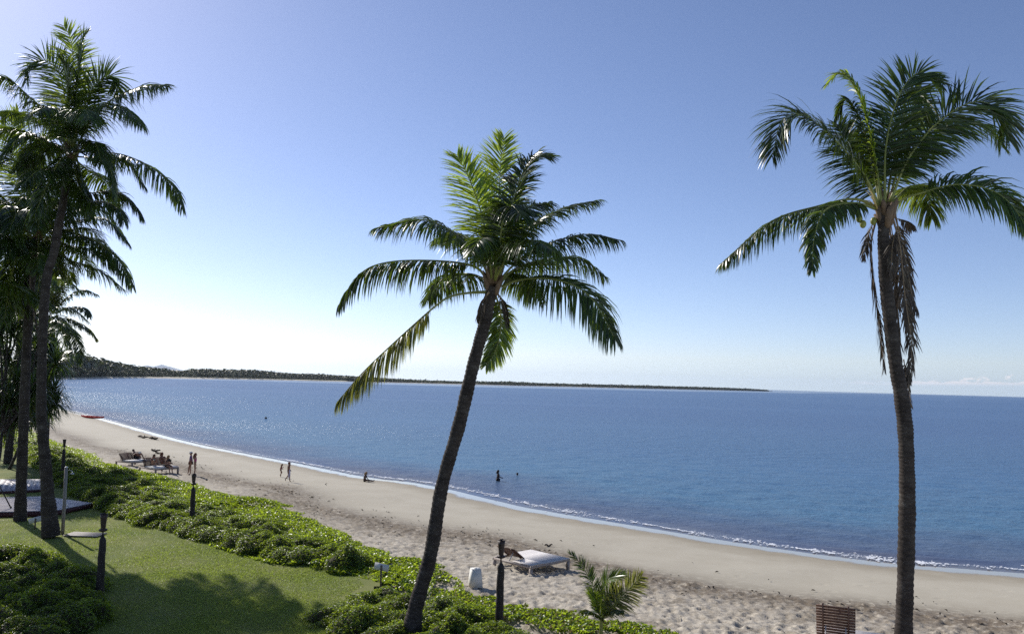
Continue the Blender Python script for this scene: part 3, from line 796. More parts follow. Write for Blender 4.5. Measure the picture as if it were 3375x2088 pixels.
# --- middle palm, leaning
cM = lambda x, y: (1050 + x / 1.512, 400 + y / 1.512)
DM = 22.4
tp = [(1350, 2150), (1369, 2005), (1419, 1825), (1457, 1600), (1513, 1400), (1562, 1194), (1598, 1061), (1622, 945)]
rootM, ptsM = palm(None, 0, tp, None, DM, 'leaning coconut palm with full green crown in the middle of the view')
trunk(rootM, ptsM, [0.32, 0.22, 0.19, 0.19, 0.185, 0.18, 0.175, 0.155])
headM = at_d(1625, 930, DM)
sheaths(rootM, headM, 11, 0.16, 0.5, 5)
FM = [  # spine, length, droop, twist, kind, vee
    ([(866, 790), (842, 600), (800, 420), (745, 275), (690, 165)], 0.85, 0.22, (75, 55), 'frond_young', 0.12),
    ([(875, 780, .2), (885, 600, .5), (900, 360, .6), (908, 200, .7), (925, 75, .5)], 0.80, 0.15, (0, 0), 'frond_young', 0.15),
    ([(882, 785), (930, 560, -.3), (985, 350, -.4), (1050, 195, -.3), (1150, 170, -.1)], 0.85, 0.4, (-60, -30), 'frond', 0.15),
    ([(890, 790), (960, 640), (1060, 520, .4), (1230, 430, .8), (1400, 392, 1.0)], 0.72, 0.75, (-20, 0), 'frond', 0.2),
    ([(900, 795), (990, 700), (1150, 608, -.6), (1340, 562, -1), (1510, 592, -1.2)], 0.68, 1.0, (10, 0), 'frond', 0.1),
    ([(905, 800), (980, 735, .6), (1110, 690, 1.3), (1290, 680, 1.8), (1435, 775, 2)], 0.8, 1.1, (0, 0), 'frond', 0.1),
    ([(915, 825), (1000, 790), (1180, 788, -.8), (1350, 870, -1.2), (1480, 1085, -1.4)], 0.95, 1.2, (-35, -50), 'frond', 0.1),
    ([(858, 795), (800, 680), (690, 570, -.5), (520, 488, -.9), (290, 530, -1.1)], 0.85, 0.95, (35, 15), 'frond', 0.2),
    ([(850, 805), (780, 725), (600, 695, -.2), (350, 700, -.3), (205, 760, -.3), (100, 915, -.2)], 0.85, 1.4, (0, 0), 'frond', 0.0),
    ([(845, 850), (770, 852, -.2), (670, 868, -.4), (592, 912, -.5), (400, 1080, -.7), (220, 1250, -.8), (90, 1400, -.9)], 0.85, 1.5, (0, 0), 'frond_yellow', -0.1),
    ([(875, 850, .3), (905, 940, .9), (905, 1050, 1.0), (878, 1150, 1.0), (835, 1215, .9)], 0.55, 0.5, (0, 0), 'frond_young', 0.1),
    ([(866, 790, -.1), (850, 670, -.6), (835, 590, -1.2), (805, 590, -1.9), (760, 660, -2.5)], 0.62, 0.8, (0, 0), 'frond', 0.1),
    ([(855, 805, .3), (760, 760, 1.2), (640, 775, 2.2), (545, 880, 3.0)], 0.85, 1.1, (0, 0), 'frond', 0.1),
    ([(890, 785, .3), (950, 560, 1.0), (1040, 430, 1.8), (1165, 405, 2.4)], 0.8, 0.7, (-35, -20), 'frond', 0.1),
    ([(880, 785, -.2), (960, 640, -1.2), (1060, 590, -2.2), (1170, 640, -3.0)], 0.85, 0.9, (0, 0), 'frond', 0.1),
    ([(850, 795, .2), (800, 640, 1.1), (700, 560, 2.0), (600, 590, 2.9)], 0.85, 0.8, (0, 0), 'frond', 0.1),
    ([(880, 790, -.2), (900, 640, -.8), (920, 480, -1.2), (960, 420, -1.8), (1010, 470, -2.6)], 0.8, 0.6, (0, 0), 'frond', 0.1),
    ([(900, 800, .2), (960, 760, .8), (1040, 790, 1.6), (1090, 880, 2.2)], 0.8, 1.0, (0, 0), 'frond', 0.1),
]
for i, (sp, L, dr, tw, kd, ve) in enumerate(FM):
    old = i == 9
    frond(rootM, px_pts(sp, DM, cM), L, dr, tw, 0.34 if old else 0.17, kind=kd, vee=ve, seed=100 + i, n=84, ragged=0.35 if old else 0.12,
          label='yellowed old frond bent down at its stalk' if old else None)
for i, sp in enumerate([[(850, 850, -.2), (818, 900, -.25), (795, 985, -.25)], [(890, 850, .2), (925, 920, .25), (945, 1010, .25)]]):
    frond(rootM, px_pts(sp, DM, cM), 0.45, 0.9, (0, 0), 0.1, kind='frond_dead', seed=150 + i, n=24, ang=(60, 78), base_r=0.02)

# --- right palm with dead fronds
cR = lambda x, y: (2350 + x / 1.2097, 150 + y / 1.2097)
DR = 21.0
tp = [(2974, 2190), (2978, 2088), (2983, 1951), (2988, 1769), (2990, 1613), (2988, 1508), (2983, 1404), (2970, 1300), (2949, 1183), (2929, 1018), (2916, 894), (2912, 770), (2918, 690)]
rootR, ptsR = palm(None, 0, tp, None, DR, 'tall coconut palm at the right with brown dead fronds hanging down its trunk')
trunk(rootR, ptsR, [0.25, 0.22, 0.21, 0.205, 0.2, 0.195, 0.19, 0.185, 0.175, 0.165, 0.155, 0.15, 0.14])
headR = at_d(2920, 700, DR)
sheaths(rootR, headR, 13, 0.15, 0.9, 6)
FR = [
    ([(660, 640), (605, 520, -.2), (480, 370, -.5), (360, 280, -.6), (275, 300, -.7), (235, 445, -.8)], 0.95, 0.5, (55, 30), 'frond', 0.15, .16),
    ([(672, 635), (640, 420, .1), (590, 220, .2), (520, 112, .2), (455, 150, .2)], 0.6, 0.45, (30, 10), 'frond_young', 0.1, .16),
    ([(668, 640), (620, 400, .4), (572, 265, .6), (530, 215, .7), (488, 295, .8)], 0.55, 0.6, (20, 0), 'frond', 0.1, .16),
    ([(685, 630), (690, 400), (740, 205, -.1), (815, 112, -.1), (905, 150, -.1)], 0.85, 0.25, (-60, -60), 'frond', 0.15, .16),
    ([(705, 625), (780, 450, -.3), (900, 305, -.6), (1040, 225, -.8), (1140, 262, -.9), (1180, 375, -1)], 1.05, 0.3, (-70, -45), 'frond', 0.1, .16),
    ([(702, 625), (740, 500, .3), (850, 350, .9), (1000, 300, 1.3), (1110, 335, 1.5), (1150, 400, 1.6)], 0.95, 0.5, (-50, -20), 'frond', 0.1, .16),
    ([(690, 625, .2), (730, 420, .7), (790, 250, .9), (830, 170, .9)], 0.9, 0.25, (-70, -70), 'frond', 0.15, .16),
    ([(700, 665), (760, 612), (830, 588, -.2), (960, 555, -.5), (1090, 570, -.7), (1180, 625, -.8), (1255, 730, -.9)], 0.85, 0.75, (-40, -60), 'frond', 0.2, .27),
    ([(715, 625, .3), (790, 560, 1.0), (850, 590, 1.6), (872, 690, 1.9)], 0.8, 0.8, (0, 0), 'frond_young', 0.1, .2),
    ([(655, 645), (560, 612, -.1), (420, 640, -.3), (230, 702, -.4), (30, 872, -.5)], 0.75, 1.2, (15, 10), 'frond', 0.0, .2),
    ([(650, 650), (560, 628, -.9), (450, 655, -1.6), (405, 760, -2.0), (394, 890, -2.2)], 0.55, 0.9, (25, 30), 'frond', 0.1, .2),
    ([(662, 640, .3), (595, 520, 1), (530, 400, 1.4), (500, 315, 1.6)], 0.8, 0.4, (60, 60), 'frond', 0.1, .16),
]
for i, (sp, L, dr, tw, kd, ve, pe) in enumerate(FR):
    frond(rootR, px_pts(sp, DR, cR), L, dr, tw, pe, kind=kd, vee=ve, seed=200 + i, n=84, ragged=0.08)
for i, sp in enumerate([[(715, 680, .1), (745, 800, .2), (765, 1000, .2), (792, 1200, .15), (778, 1345, .1)],
                        [(700, 690, .3), (722, 880, .45), (735, 1080, .4), (748, 1260, .3)],
                        [(650, 690, .2), (630, 800, .35), (642, 950, .3), (662, 1100, .25), (682, 1290, .2)],
                        [(725, 670, .2), (762, 830, .4), (790, 980, .45), (812, 1060, .45)],
                        [(645, 690, .1), (615, 770, .15), (600, 850, .15)],
                        [(735, 720, -.15), (715, 800, -.3), (712, 920, -.28)],
                        [(730, 690, .1), (770, 700, .3), (790, 730, .5)],
                        [(760, 1250, .15), (775, 1340, .15), (790, 1435, .1)],
                        [(705, 690, .35), (735, 860, .6), (775, 1030, .6), (800, 1180, .5)]]):
    frond(rootR, px_pts(sp, DR, cR), 0.68 if i < 4 or i > 7 else 0.42, 0.6, (20 * i, 40 * i), 0.12, width=0.035, kind='frond_dead', seed=250 + i, n=95 if i < 4 or i > 7 else 34, ang=(48, 66), vee=0.0, base_r=0.022 if i < 4 else 0.012, ragged=0.2)
o0 = np.array(rootR.location)
for x, y, dz in ((583, 690, -.1), (598, 712, -.15), (640, 700, .1)):
    q = at_d(*cR(x, y), DR + dz) - o0
    MB().blob(q, (0.085, 0.085, 0.11), 10, 8).build('coconut', M['coconut'], rootR, True)
for k in range(7):
    a = at_d(*cR(655, 650), DR - .1) - o0; b = a + np.array([-0.3 - 0.1 * random.random(), random.uniform(-.4, .2), random.uniform(0.05, 0.5)])
    MB().tube([a, (a + b) / 2 + np.array([0, 0, .08]), b], [0.02, 0.014, 0.006], 5).build('flower_stalk', M['flower'], rootR, True)

# --- tall palm at the left
c1 = lambda x, y: (x / 2.16, y / 2.16)
c2 = lambda x, y: (x / 2.16, 600 + y / 2.16)
cp = lambda x, y: (x, y)
DA = 34.2
tp = [(168, 1766), (156, 1613), (148, 1508), (138, 1404), (136, 1331), (140, 1130), (153, 924), (178, 831), (194, 739), (208, 669), (232, 520)]
rootA, ptsA = palm(None, 0, tp, None, DA, 'tallest coconut palm at the left, its thick trunk rising beside the outdoor shower')
trunk(rootA, ptsA, [0.35, 0.255, 0.22, 0.205, 0.195, 0.185, 0.175, 0.17, 0.16, 0.15, 0.14])
headA = at_d(236, 515, DA)
sheaths(rootA, headA, 10, 0.15, 0.6, 7)
FA = [
    ([c1(510, 1050), c1(495, 700), c1(520, 460), c1(505, 290), c1(455, 185)], 1.0, 0.25, (70, 60), 'frond_young', (0, 0, .1, .1, .1)),
    ([c1(515, 1050), c1(540, 720), c1(570, 440), c1(590, 290), c1(625, 225)], 1.0, 0.2, (-70, -60), 'frond', (0, -.3, -.5, -.5, -.5)),
    ([c1(500, 1050), c1(470, 760), c1(420, 520), c1(310, 430), c1(205, 470), c1(190, 590)], 1.15, 0.25, (60, 70), 'frond', (0, .2, .3, .3, .3, .3)),
    ([c1(485, 1080), c1(380, 850), c1(200, 680), c1(60, 560), c1(-90, 530)], 1.0, 1.0, (20, 0), 'frond', (0, -.2, -.5, -.7, -.9)),
    ([c1(485, 1090), c1(350, 900), c1(220, 825), c1(60, 795), c1(-60, 860)], 1.0, 1.0, (0, 0), 'frond', (0, .8, 1.5, 2, 2.4)),
    ([c1(530, 1050), c1(600, 760), c1(690, 590), c1(800, 545), c1(845, 660)], 1.1, 0.3, (-55, -70), 'frond', (0, .2, .3, .4, .4)),
    ([c1(540, 1060), c1(650, 850), c1(800, 705), c1(1000, 620), c1(1195, 605)], 1.05, 0.9, (-25, -40), 'frond', (0, -.3, -.6, -.9, -1.1)),
    ([c1(545, 1085), c1(640, 1075), c1(740, 1082), c1(910, 1112), c1(1100, 1205), c1(1240, 1340), c1(1300, 1490)], 0.95, 1.3, (0, -25), 'frond', (0, -.1, -.2, -.4, -.6, -.7, -.8)),
    ([c1(545, 1060), c1(680, 805), c1(830, 745), c1(950, 820), c1(1015, 890)], 1.05, 1.0, (0, 0), 'frond', (0, -.8, -1.6, -2.1, -2.4)),
    ([c1(530, 1110), c2(560, 20), c2(640, 125), c2(760, 142), c2(850, 200), c2(880, 280)], 0.95, 1.0, (0, 0), 'frond', (0, -.3, -.5, -.8, -1, -1.1)),
    ([c1(540, 1110), c2(620, 60), c2(740, 62), c2(860, 78), c2(950, 150), c2(1015, 250)], 0.9, 1.0, (0, -20), 'frond', (0, .2, .6, .9, 1.1, 1.2)),
    ([c1(540, 1080), c1(660, 1040), c1(745, 1090), c1(790, 1220), c1(815, 1400)], 0.9, 1.0, (30, 40), 'frond', (0, -.6, -1.2, -1.5, -1.7)),
    ([c1(490, 1100), c1(420, 1150), c1(330, 1330), c1(250, 1520)], 0.9, 0.9, (0, 0), 'frond', (0, -1, -1.8, -2.2)),
    ([c1(505, 1110), c1(560, 1250), c1(600, 1420), c1(615, 1500)], 0.8, 0.7, (60, 60), 'frond', (0, -.4, -.6, -.7)),
    ([c1(480, 1090), c1(380, 1020), c1(250, 1060), c1(120, 1200)], 1.0, 1.0, (0, 0), 'frond', (0, .6, 1.2, 1.6)),
    ([c1(495, 1060), c1(440, 850), c1(350, 760), c1(260, 800)], 1.0, 0.8, (0, 0), 'frond', (0, -1.2, -2.2, -3.2)),
    ([c1(520, 1060), c1(560, 850), c1(600, 780), c1(640, 850)], 1.0, 0.8, (0, 0), 'frond', (0, -1.3, -2.5, -3.6)),
    ([c1(500, 1060), c1(460, 850), c1(430, 700), c1(380, 650)], 1.0, 0.6, (0, 0), 'frond', (0, 1.2, 2.2, 3.0)),
    ([c1(505, 1060), c1(500, 850), c1(480, 650), c1(470, 500), c1(430, 420)], 1.05, 0.3, (75, 60), 'frond', (0, -.6, -.9, -1.0, -1.2)),
]
for i, (sp, L, dr, tw, kd, dd) in enumerate(FA):
    frond(rootA, [at_d(q[0], q[1], DA + k) for q, k in zip(sp, dd)], L, dr, tw, 0.15, kind=kd, vee=0.1, seed=300 + i, n=72, width=0.05)

# --- second palm, left edge
DB = 37.8
tp = [(66, 1722), (70, 1600), (74, 1500), (78, 1400), (88, 1150), (104, 900), (114, 830), (125, 775)]
rootB, ptsB = palm(None, 0, tp, None, DB, 'coconut palm at the left edge with dense dark crown and slimmer trunk')
trunk(rootB, ptsB, [0.28, 0.235, 0.225, 0.215, 0.2, 0.185, 0.175, 0.15])
headB = at_d(127, 765, DB)
sheaths(rootB, headB, 10, 0.16, 0.7, 8)
FB = [
    ([(130, 755), (200, 756), (262, 772), (326, 801), (393, 860), (437, 945)], 1.0, 1.2, (0, -20), 'frond', -0.1),
    ([(118, 740), (70, 610), (40, 500), (35, 420), (62, 375)], 1.15, 0.2, (70, 70), 'frond_young', 0.0),
    ([(124, 740), (112, 610), (120, 520), (150, 460), (200, 440)], 1.1, 0.25, (-60, -50), 'frond_young', 0.0),
    ([(110, 760), (10, 650), (-80, 590), (-190, 640)], 1.05, 1.0, (0, 0), 'frond', -0.3),
    ([(110, 770), (30, 745), (-50, 810), (-95, 950)], 1.05, 1.0, (0, 0), 'frond', -0.5),
    ([(112, 780), (60, 840), (32, 940), (14, 1060)], 0.95, 0.9, (20, 20), 'frond', -0.5),
    ([(132, 760), (180, 680), (240, 670), (300, 700)], 1.0, 0.9, (0, 0), 'frond', 1.0),
    ([(128, 755), (152, 650), (205, 600), (270, 640), (300, 720)], 1.0, 1.0, (0, 0), 'frond', -0.7),
    ([(122, 760), (104, 680), (74, 652), (44, 715), (32, 850)], 1.05, 1.0, (0, 0), 'frond', -1.0),
    ([(130, 780), (168, 830), (186, 870), (196, 905)], 0.8, 0.9, (0, 0), 'frond', 1.0),
    ([(120, 770), (40, 690), (-30, 715), (-80, 810)], 1.0, 1.0, (0, 0), 'frond', 0.8),
    ([(118, 750), (50, 610), (-20, 540), (-90, 530)], 1.05, 0.7, (30, 20), 'frond', 0.4),
    ([(120, 775), (90, 850), (86, 930), (60, 1000)], 0.95, 0.8, (30, 30), 'frond', 0.4),
    ([(125, 775), (135, 850), (125, 950), (110, 1010)], 0.9, 0.8, (60, 60), 'frond', 0.5),
    ([(120, 760), (80, 700), (20, 680), (-40, 750)], 1.0, 1.0, (0, 0), 'frond', -1.2),
    ([(128, 755), (160, 640), (180, 560), (170, 500)], 1.0, 0.4, (-60, -60), 'frond', 0.5),
    ([(122, 750), (95, 600), (60, 540), (0, 520)], 1.05, 0.5, (40, 40), 'frond', -0.6),
]
for i, (sp, L, dr, tw, kd, dd) in enumerate(FB):
    m_ = len(sp)
    frond(rootB, [at_d(q[0], q[1], DB + dd * 3 * (k / (m_ - 1))) for k, q in enumerate(sp)], L, dr, tw, 0.15, kind=kd, vee=0.1, seed=400 + i, n=72, width=0.05)
for i, sp in enumerate([[(112, 800, -.3), (98, 930, -.5), (112, 1040, -.5), (138, 1180, -.4), (142, 1290, -.4)], [(108, 790, .2), (85, 900, .3), (80, 1000, .3)]]):
    frond(rootB, [at_d(q[0], q[1], DB + q[2]) for q in sp], 0.6, 0.8, (0, 0), 0.12, kind='frond_dead', seed=450 + i, n=50, ang=(62, 80), base_r=0.03)
o0 = np.array(rootB.location)
for k, (x, y) in enumerate([(140, 800), (98, 810), (92, 800)]):
    a = at_d(127, 772, DB) - o0; b = at_d(x, y, DB - .2) - o0; c_ = b + np.array([0, 0, -0.45])
    MB().tube([a, (a + b) / 2 + np.array([0, 0, .1]), b, c_], [0.04, 0.035, 0.03, 0.012], 5).build('flower_stalk', M['sheath'], rootB, True)

rngb = np.random.default_rng(460)
for i in range(22):
    a = i * 2.399 + 0.7; el = rngb.uniform(-0.75, 0.9); L_ = rngb.uniform(3.8, 4.8)
    e = np.array([math.cos(a), math.sin(a), 0]); up = np.array([0, 0, 1.0]); c_ = headB
    if e[0] > 0.55 and el > -0.3: e = e * np.array([0.6, 1, 1]); e /= np.linalg.norm(e)
    pts = [c_, c_ + (e * math.cos(el) + up * math.sin(el)) * L_ * .35, c_ + e * L_ * .66 * math.cos(el * .7) + up * L_ * .5 * math.sin(el), c_ + e * L_ * .9 * math.cos(el * .5) + up * (L_ * .45 * math.sin(el) - 1.0)]
    frond(rootB, pts, 0.95, 0.9, (0, 0), 0.15, seed=470 + i, n=60, width=0.05)
for i in range(8):
    a = i * 2.399 + 0.2; el = rngb.uniform(-0.9, 0.5); L_ = rngb.uniform(3.0, 4.2)
    e = np.array([math.cos(a) * 0.7 - 0.25, math.sin(a), 0]); e /= np.linalg.norm(e); up = np.array([0, 0, 1.0]); c_ = headA
    pts = [c_, c_ + (e * math.cos(el) + up * math.sin(el)) * L_ * .35, c_ + e * L_ * .66 * math.cos(el * .7) + up * L_ * .5 * math.sin(el), c_ + e * L_ * .9 * math.cos(el * .5) + up * (L_ * .45 * math.sin(el) - 1.0)]
    frond(rootA, pts, 0.95, 0.9, (0, 0), 0.15, seed=490 + i, n=60, width=0.05)

# --- smaller palm farther along the beach
cC = lambda x, y: (x / 3.78, 850 + y / 3.78)
DC = 66.0
tp = [(150, 1500), (158, 1350), (168, 1200), (174, 1050)]
rootC, ptsC = palm(None, 0, tp, None, DC, 'distant coconut palm showing between the left trunks and the bay')
trunk(rootC, ptsC, [0.22, 0.18, 0.16, 0.14], n=10, step=0.3)
FC = [[(665, 700), (690, 500), (740, 320), (790, 225), (890, 232)], [(675, 690), (720, 480), (800, 335), (862, 262)], [(690, 690), (780, 545), (900, 442), (1050, 392), (1212, 455)],
      [(700, 695), (800, 642), (950, 610), (1060, 622), (1112, 725)], [(700, 712), (800, 722), (960, 792), (1110, 882), (1212, 1015)], [(700, 722), (820, 842), (930, 982), (990, 1132), (980, 1310)],
      [(690, 732), (780, 862), (850, 1052), (880, 1202), (880, 1300)], [(655, 690), (640, 450), (680, 190)], [(640, 700), (540, 600), (450, 620), (400, 750)], [(640, 710), (520, 750), (430, 900)],
      [(650, 690), (600, 480), (560, 300)], [(660, 700), (560, 540), (480, 480), (380, 520)], [(690, 715), (790, 760), (900, 900), (960, 1000)]]
for i, sp in enumerate(FC):
    frond(rootC, [at_d(*cC(*q), DC + (((i * 7) % 5) - 2) * 0.8 * k / 4) for k, q in enumerate(sp)], 0.85, 0.85, ((i * 37) % 60 - 30, 0), 0.18, kind='frond' if i % 4 else 'frond_yellow', vee=0.1, seed=500 + i, n=44, width=0.075)

# --- young palm at the lower edge
cY = lambda x, y: (1850 + x / 5.25, 1800 + y / 5.25)
DY = 22.6
bY = at_d(*cY(690, 1500), DY)
zY = sand_z(bY[0], bY[1]) + 0.02
rootY = empty('palm_tree', (bY[0], bY[1], zY))
tag(rootY, 'young knee-high coconut palm with a few fronds in the vine at the sand edge', 'palm tree', 'coconut palms along the beach')
trunk(rootY, [np.array([bY[0], bY[1], zY]), at_d(*cY(690, 1350), DY), at_d(*cY(700, 1180), DY)], [0.06, 0.05, 0.035], mat='midrib', rings=False, n=8)
for i, (sp, L, dr, tw, kd) in enumerate([
        ([(690, 1250), (640, 900, .1), (520, 620, .2), (360, 330, .3), (150, 110, .4)], 0.38, 0.1, (30, 10), 'frond'),
        ([(695, 1250), (705, 950, -.2), (740, 720, -.4), (830, 560, -.5), (1060, 470, -.5)], 0.55, 0.2, (-60, -30), 'frond_young'),
        ([(700, 1250), (860, 1050, .1), (1020, 880, .2), (1200, 700, .3), (1390, 520, .4)], 0.50, 0.15, (-75, -75), 'frond_yellow'),
        ([(695, 1250), (720, 1000, .2), (800, 830, .4), (960, 700, .5)], 0.5, 0.2, (-60, -70), 'frond'),
        ([(690, 1260), (650, 1100, -.1), (600, 950, -.3), (560, 800, -.4)], 0.42, 0.15, (70, 70), 'frond_young'),
        ([(700, 1280), (780, 1180, -.2), (880, 1120, -.4), (1000, 1130, -.6)], 0.35, 0.4, (0, 0), 'frond'),
        ([(690, 1270), (600, 1180, -.2), (480, 1120, -.3), (360, 1140, -.4)], 0.32, 0.4, (0, 0), 'frond')]):
    frond(rootY, px_pts(sp, DY, cY), L * 0.9, dr, tw, 0.12, kind=kd, vee=0.1, seed=600 + i, n=46, width=0.03, base_r=0.014)

# --- palm outside the frame on the left: its crown shades the near lawn
def loose_palm(x, y, h, label, seed, n=16, lo=-0.1):
    root = empty('palm_tree', (x, y, LAWN_Z)); tag(root, label, 'palm tree', 'coconut palms along the beach')
    top = np.array([x + 0.6, y - 0.3, LAWN_Z + h])
    trunk(root, [np.array([x, y, LAWN_Z]), np.array([x + 0.2, y, LAWN_Z + h * .5]), top], [0.3, 0.2, 0.15], n=10, step=0.3)
    rng = np.random.default_rng(seed)
    for i in range(n):
        a = i * 2.399 + rng.uniform(-.2, .2); el = rng.uniform(lo, 1.1); L = rng.uniform(4.2, 5.2)
        e = np.array([math.cos(a), math.sin(a), 0]); up = np.array([0, 0, 1.0])
        pts = [top, top + (e * math.cos(el) + up * math.sin(el)) * L * .35, top + e * L * .66 * math.cos(el * .7) + up * L * .5 * math.sin(el) , top + e * L * .92 * math.cos(el * .5) + up * (L * .45 * math.sin(el) - 0.9)]
        frond(root, pts, 0.95, 0.9, (0, 0), 0.18, seed=seed + i, n=56, width=0.055)
loose_palm(-26.1, 35.8, 11.6, 'coconut palm at the left border whose fronds overhang the dark hedge', 700, 26, -0.8)
q = at_d(75, 1000, 60.0); loose_palm(q[0] - .6, q[1] + .3, q[2] - LAWN_Z, 'shorter coconut palm hidden behind the two left trunks', 860, 20, -0.8)

# ------------------------------------------------------------------ screw pines
def pandanus(x, y, stem_core, rosettes, D, label, seed, leaf=1.55):
    rng = np.random.default_rng(seed)
    root = empty('screw_pine', (x, y, LAWN_Z - 0.05)); tag(root, label, 'screw pine', 'screw pines at the left')
    o0 = np.array(root.location)
    rosettes = list(rosettes) + [(rng.uniform(-30, 185) if seed != 801 else rng.uniform(90, 190), rng.uniform(1060, 1400), rng.uniform(-1.2, 1.2)) for _ in range(12)]
    cs = [at_d(px, py, D + dd) for px, py, dd in rosettes]
    mid = np.mean(cs, axis=0); fork = np.array([x, y, LAWN_Z]) * 0.55 + mid * 0.45
    MB().tube(catmull([np.zeros(3), (fork - o0) * .5 + np.array([.15, 0, 0]), fork - o0], 14), np.linspace(0.11, 0.085, 14), 8, noise=0.06).build('trunk', M['bark'], root, True)
    for c in cs:
        q = fork - o0; e = c - o0
        MB().tube(catmull([q, (q + e) / 2 + rng.normal(0, .15, 3), e], 8), np.linspace(0.07, 0.045, 8), 6, noise=0.06).build('branch', M['bark'], root, True)
        V, F4, F3 = [], [], []; nv = 0
        for k in range(78):
            a = k * 2.399; el = math.radians(82 - 110 * (k / 78) + rng.uniform(-8, 8)); L = leaf * rng.uniform(0.75, 1.15)
            d = np.array([math.cos(a) * math.cos(el), math.sin(a) * math.cos(el), math.sin(el)])
            sidev = np.array([-math.sin(a), math.cos(a), 0]); p = e + d * 0.05; w = 0.05
            rows = []
            kink = rng.uniform(0.45, 0.9)
            for j in range(7):
                u = j / 6; ww = w * (1 - u ** 2.2) + 0.002
                rows.append(p - sidev * ww); rows.append(p + sidev * ww)
                g = 0.10 + (0.75 if (u > kink and k > 20) else 0.10 * u * 2)
                d = unit(d + np.array([0, 0, -1.0]) * g); p = p + d * L / 6
            V.append(rows); F4.append(np.array([[2 * j, 2 * j + 1, 2 * j + 3, 2 * j + 2] for j in range(6)]) + nv); nv += 14
        lf = obj('leaf_rosette', np_mesh('leaf_rosette', np.array(V).reshape(-1, 3), np.concatenate(F4)), M['pandan_leaf'], root); lf['kind'] = 'stuff'
q = on_z(30, 1545, LAWN_Z)
pandanus(q[0], q[1], 1, [(150, 1130, 0), (165, 1225, -.6), (128, 1300, .4), (178, 1290, -1), (105, 1200, -1), (90, 1110, .5), (150, 1350, -.6), (120, 1245, 1.2), (195, 1200, .6), (185, 1330, .4)], q[1] - 2, 'screw pine with strap leaves hanging over the bay view behind the left trunks', 801)
q = on_z(-30, 1600, LAWN_Z)
pandanus(q[0], q[1], 1, [(20, 1180, 0), (55, 1260, -.8), (10, 1300, .6), (60, 1390, -.5), (5, 1400, .4), (40, 1100, .6), (-30, 1240, 0), (70, 1180, 1), (30, 1330, -1.2), (85, 1340, .5), (0, 1060, 0), (70, 1060, .6)], q[1] + 2, 'dense dark screw pine at the left edge of the view', 802)
q = on_z(-60, 1500, LAWN_Z)
pandanus(q[0], q[1], 1, [(20, 1430, 0), (-20, 1380, .5), (60, 1300, 1), (110, 1390, .5), (90, 1290, -.5), (40, 1220, 0), (110, 1160, .6), (0, 1150, .6), (60, 990, 1), (20, 960, .5), (100, 1020, .5)], q[1] - 4, 'farther screw pine filling the shade behind the left palms', 803)

# ------------------------------------------------------------------ far shore: headland, woods, hills, clouds
HX = [150, 220, 300, 400, 520, 670, 900, 1138, 1400, 1675, 1891, 2112, 2382, 2500, 2545]
HD = [690, 740, 850, 1050, 1300, 1550, 1720, 1830, 1950, 2120, 2420, 2650, 3250, 3550, 3700]
TX = [150, 240, 266, 290, 318, 340, 360, 390, 451, 515, 580, 600, 623, 674, 730, 795, 838, 902, 958, 1052, 1138, 1270, 1400, 1530, 1675, 1780, 1891, 2000, 2112, 2250, 2382, 2480, 2525, 2545]
TY = [1168, 1166, 1166, 1178, 1185, 1186, 1192, 1197, 1205, 1211, 1221, 1220, 1216, 1213, 1217, 1216, 1217, 1224, 1229, 1231, 1237, 1245, 1252, 1256, 1256, 1261, 1264, 1266, 1268.5, 1272, 1276, 1279, 1281, 1285]
def shore_pt(px):
    D = np.interp(px, HX, HD)
    c = at_d(px, 1250, D)[:2]
    return c, D
def wood_height(px):
    D = np.interp(px, HX, HD)
    wlz = at_d(px, np.interp(px, TX, TY), D)[2]
    return max(wlz, 2.0)

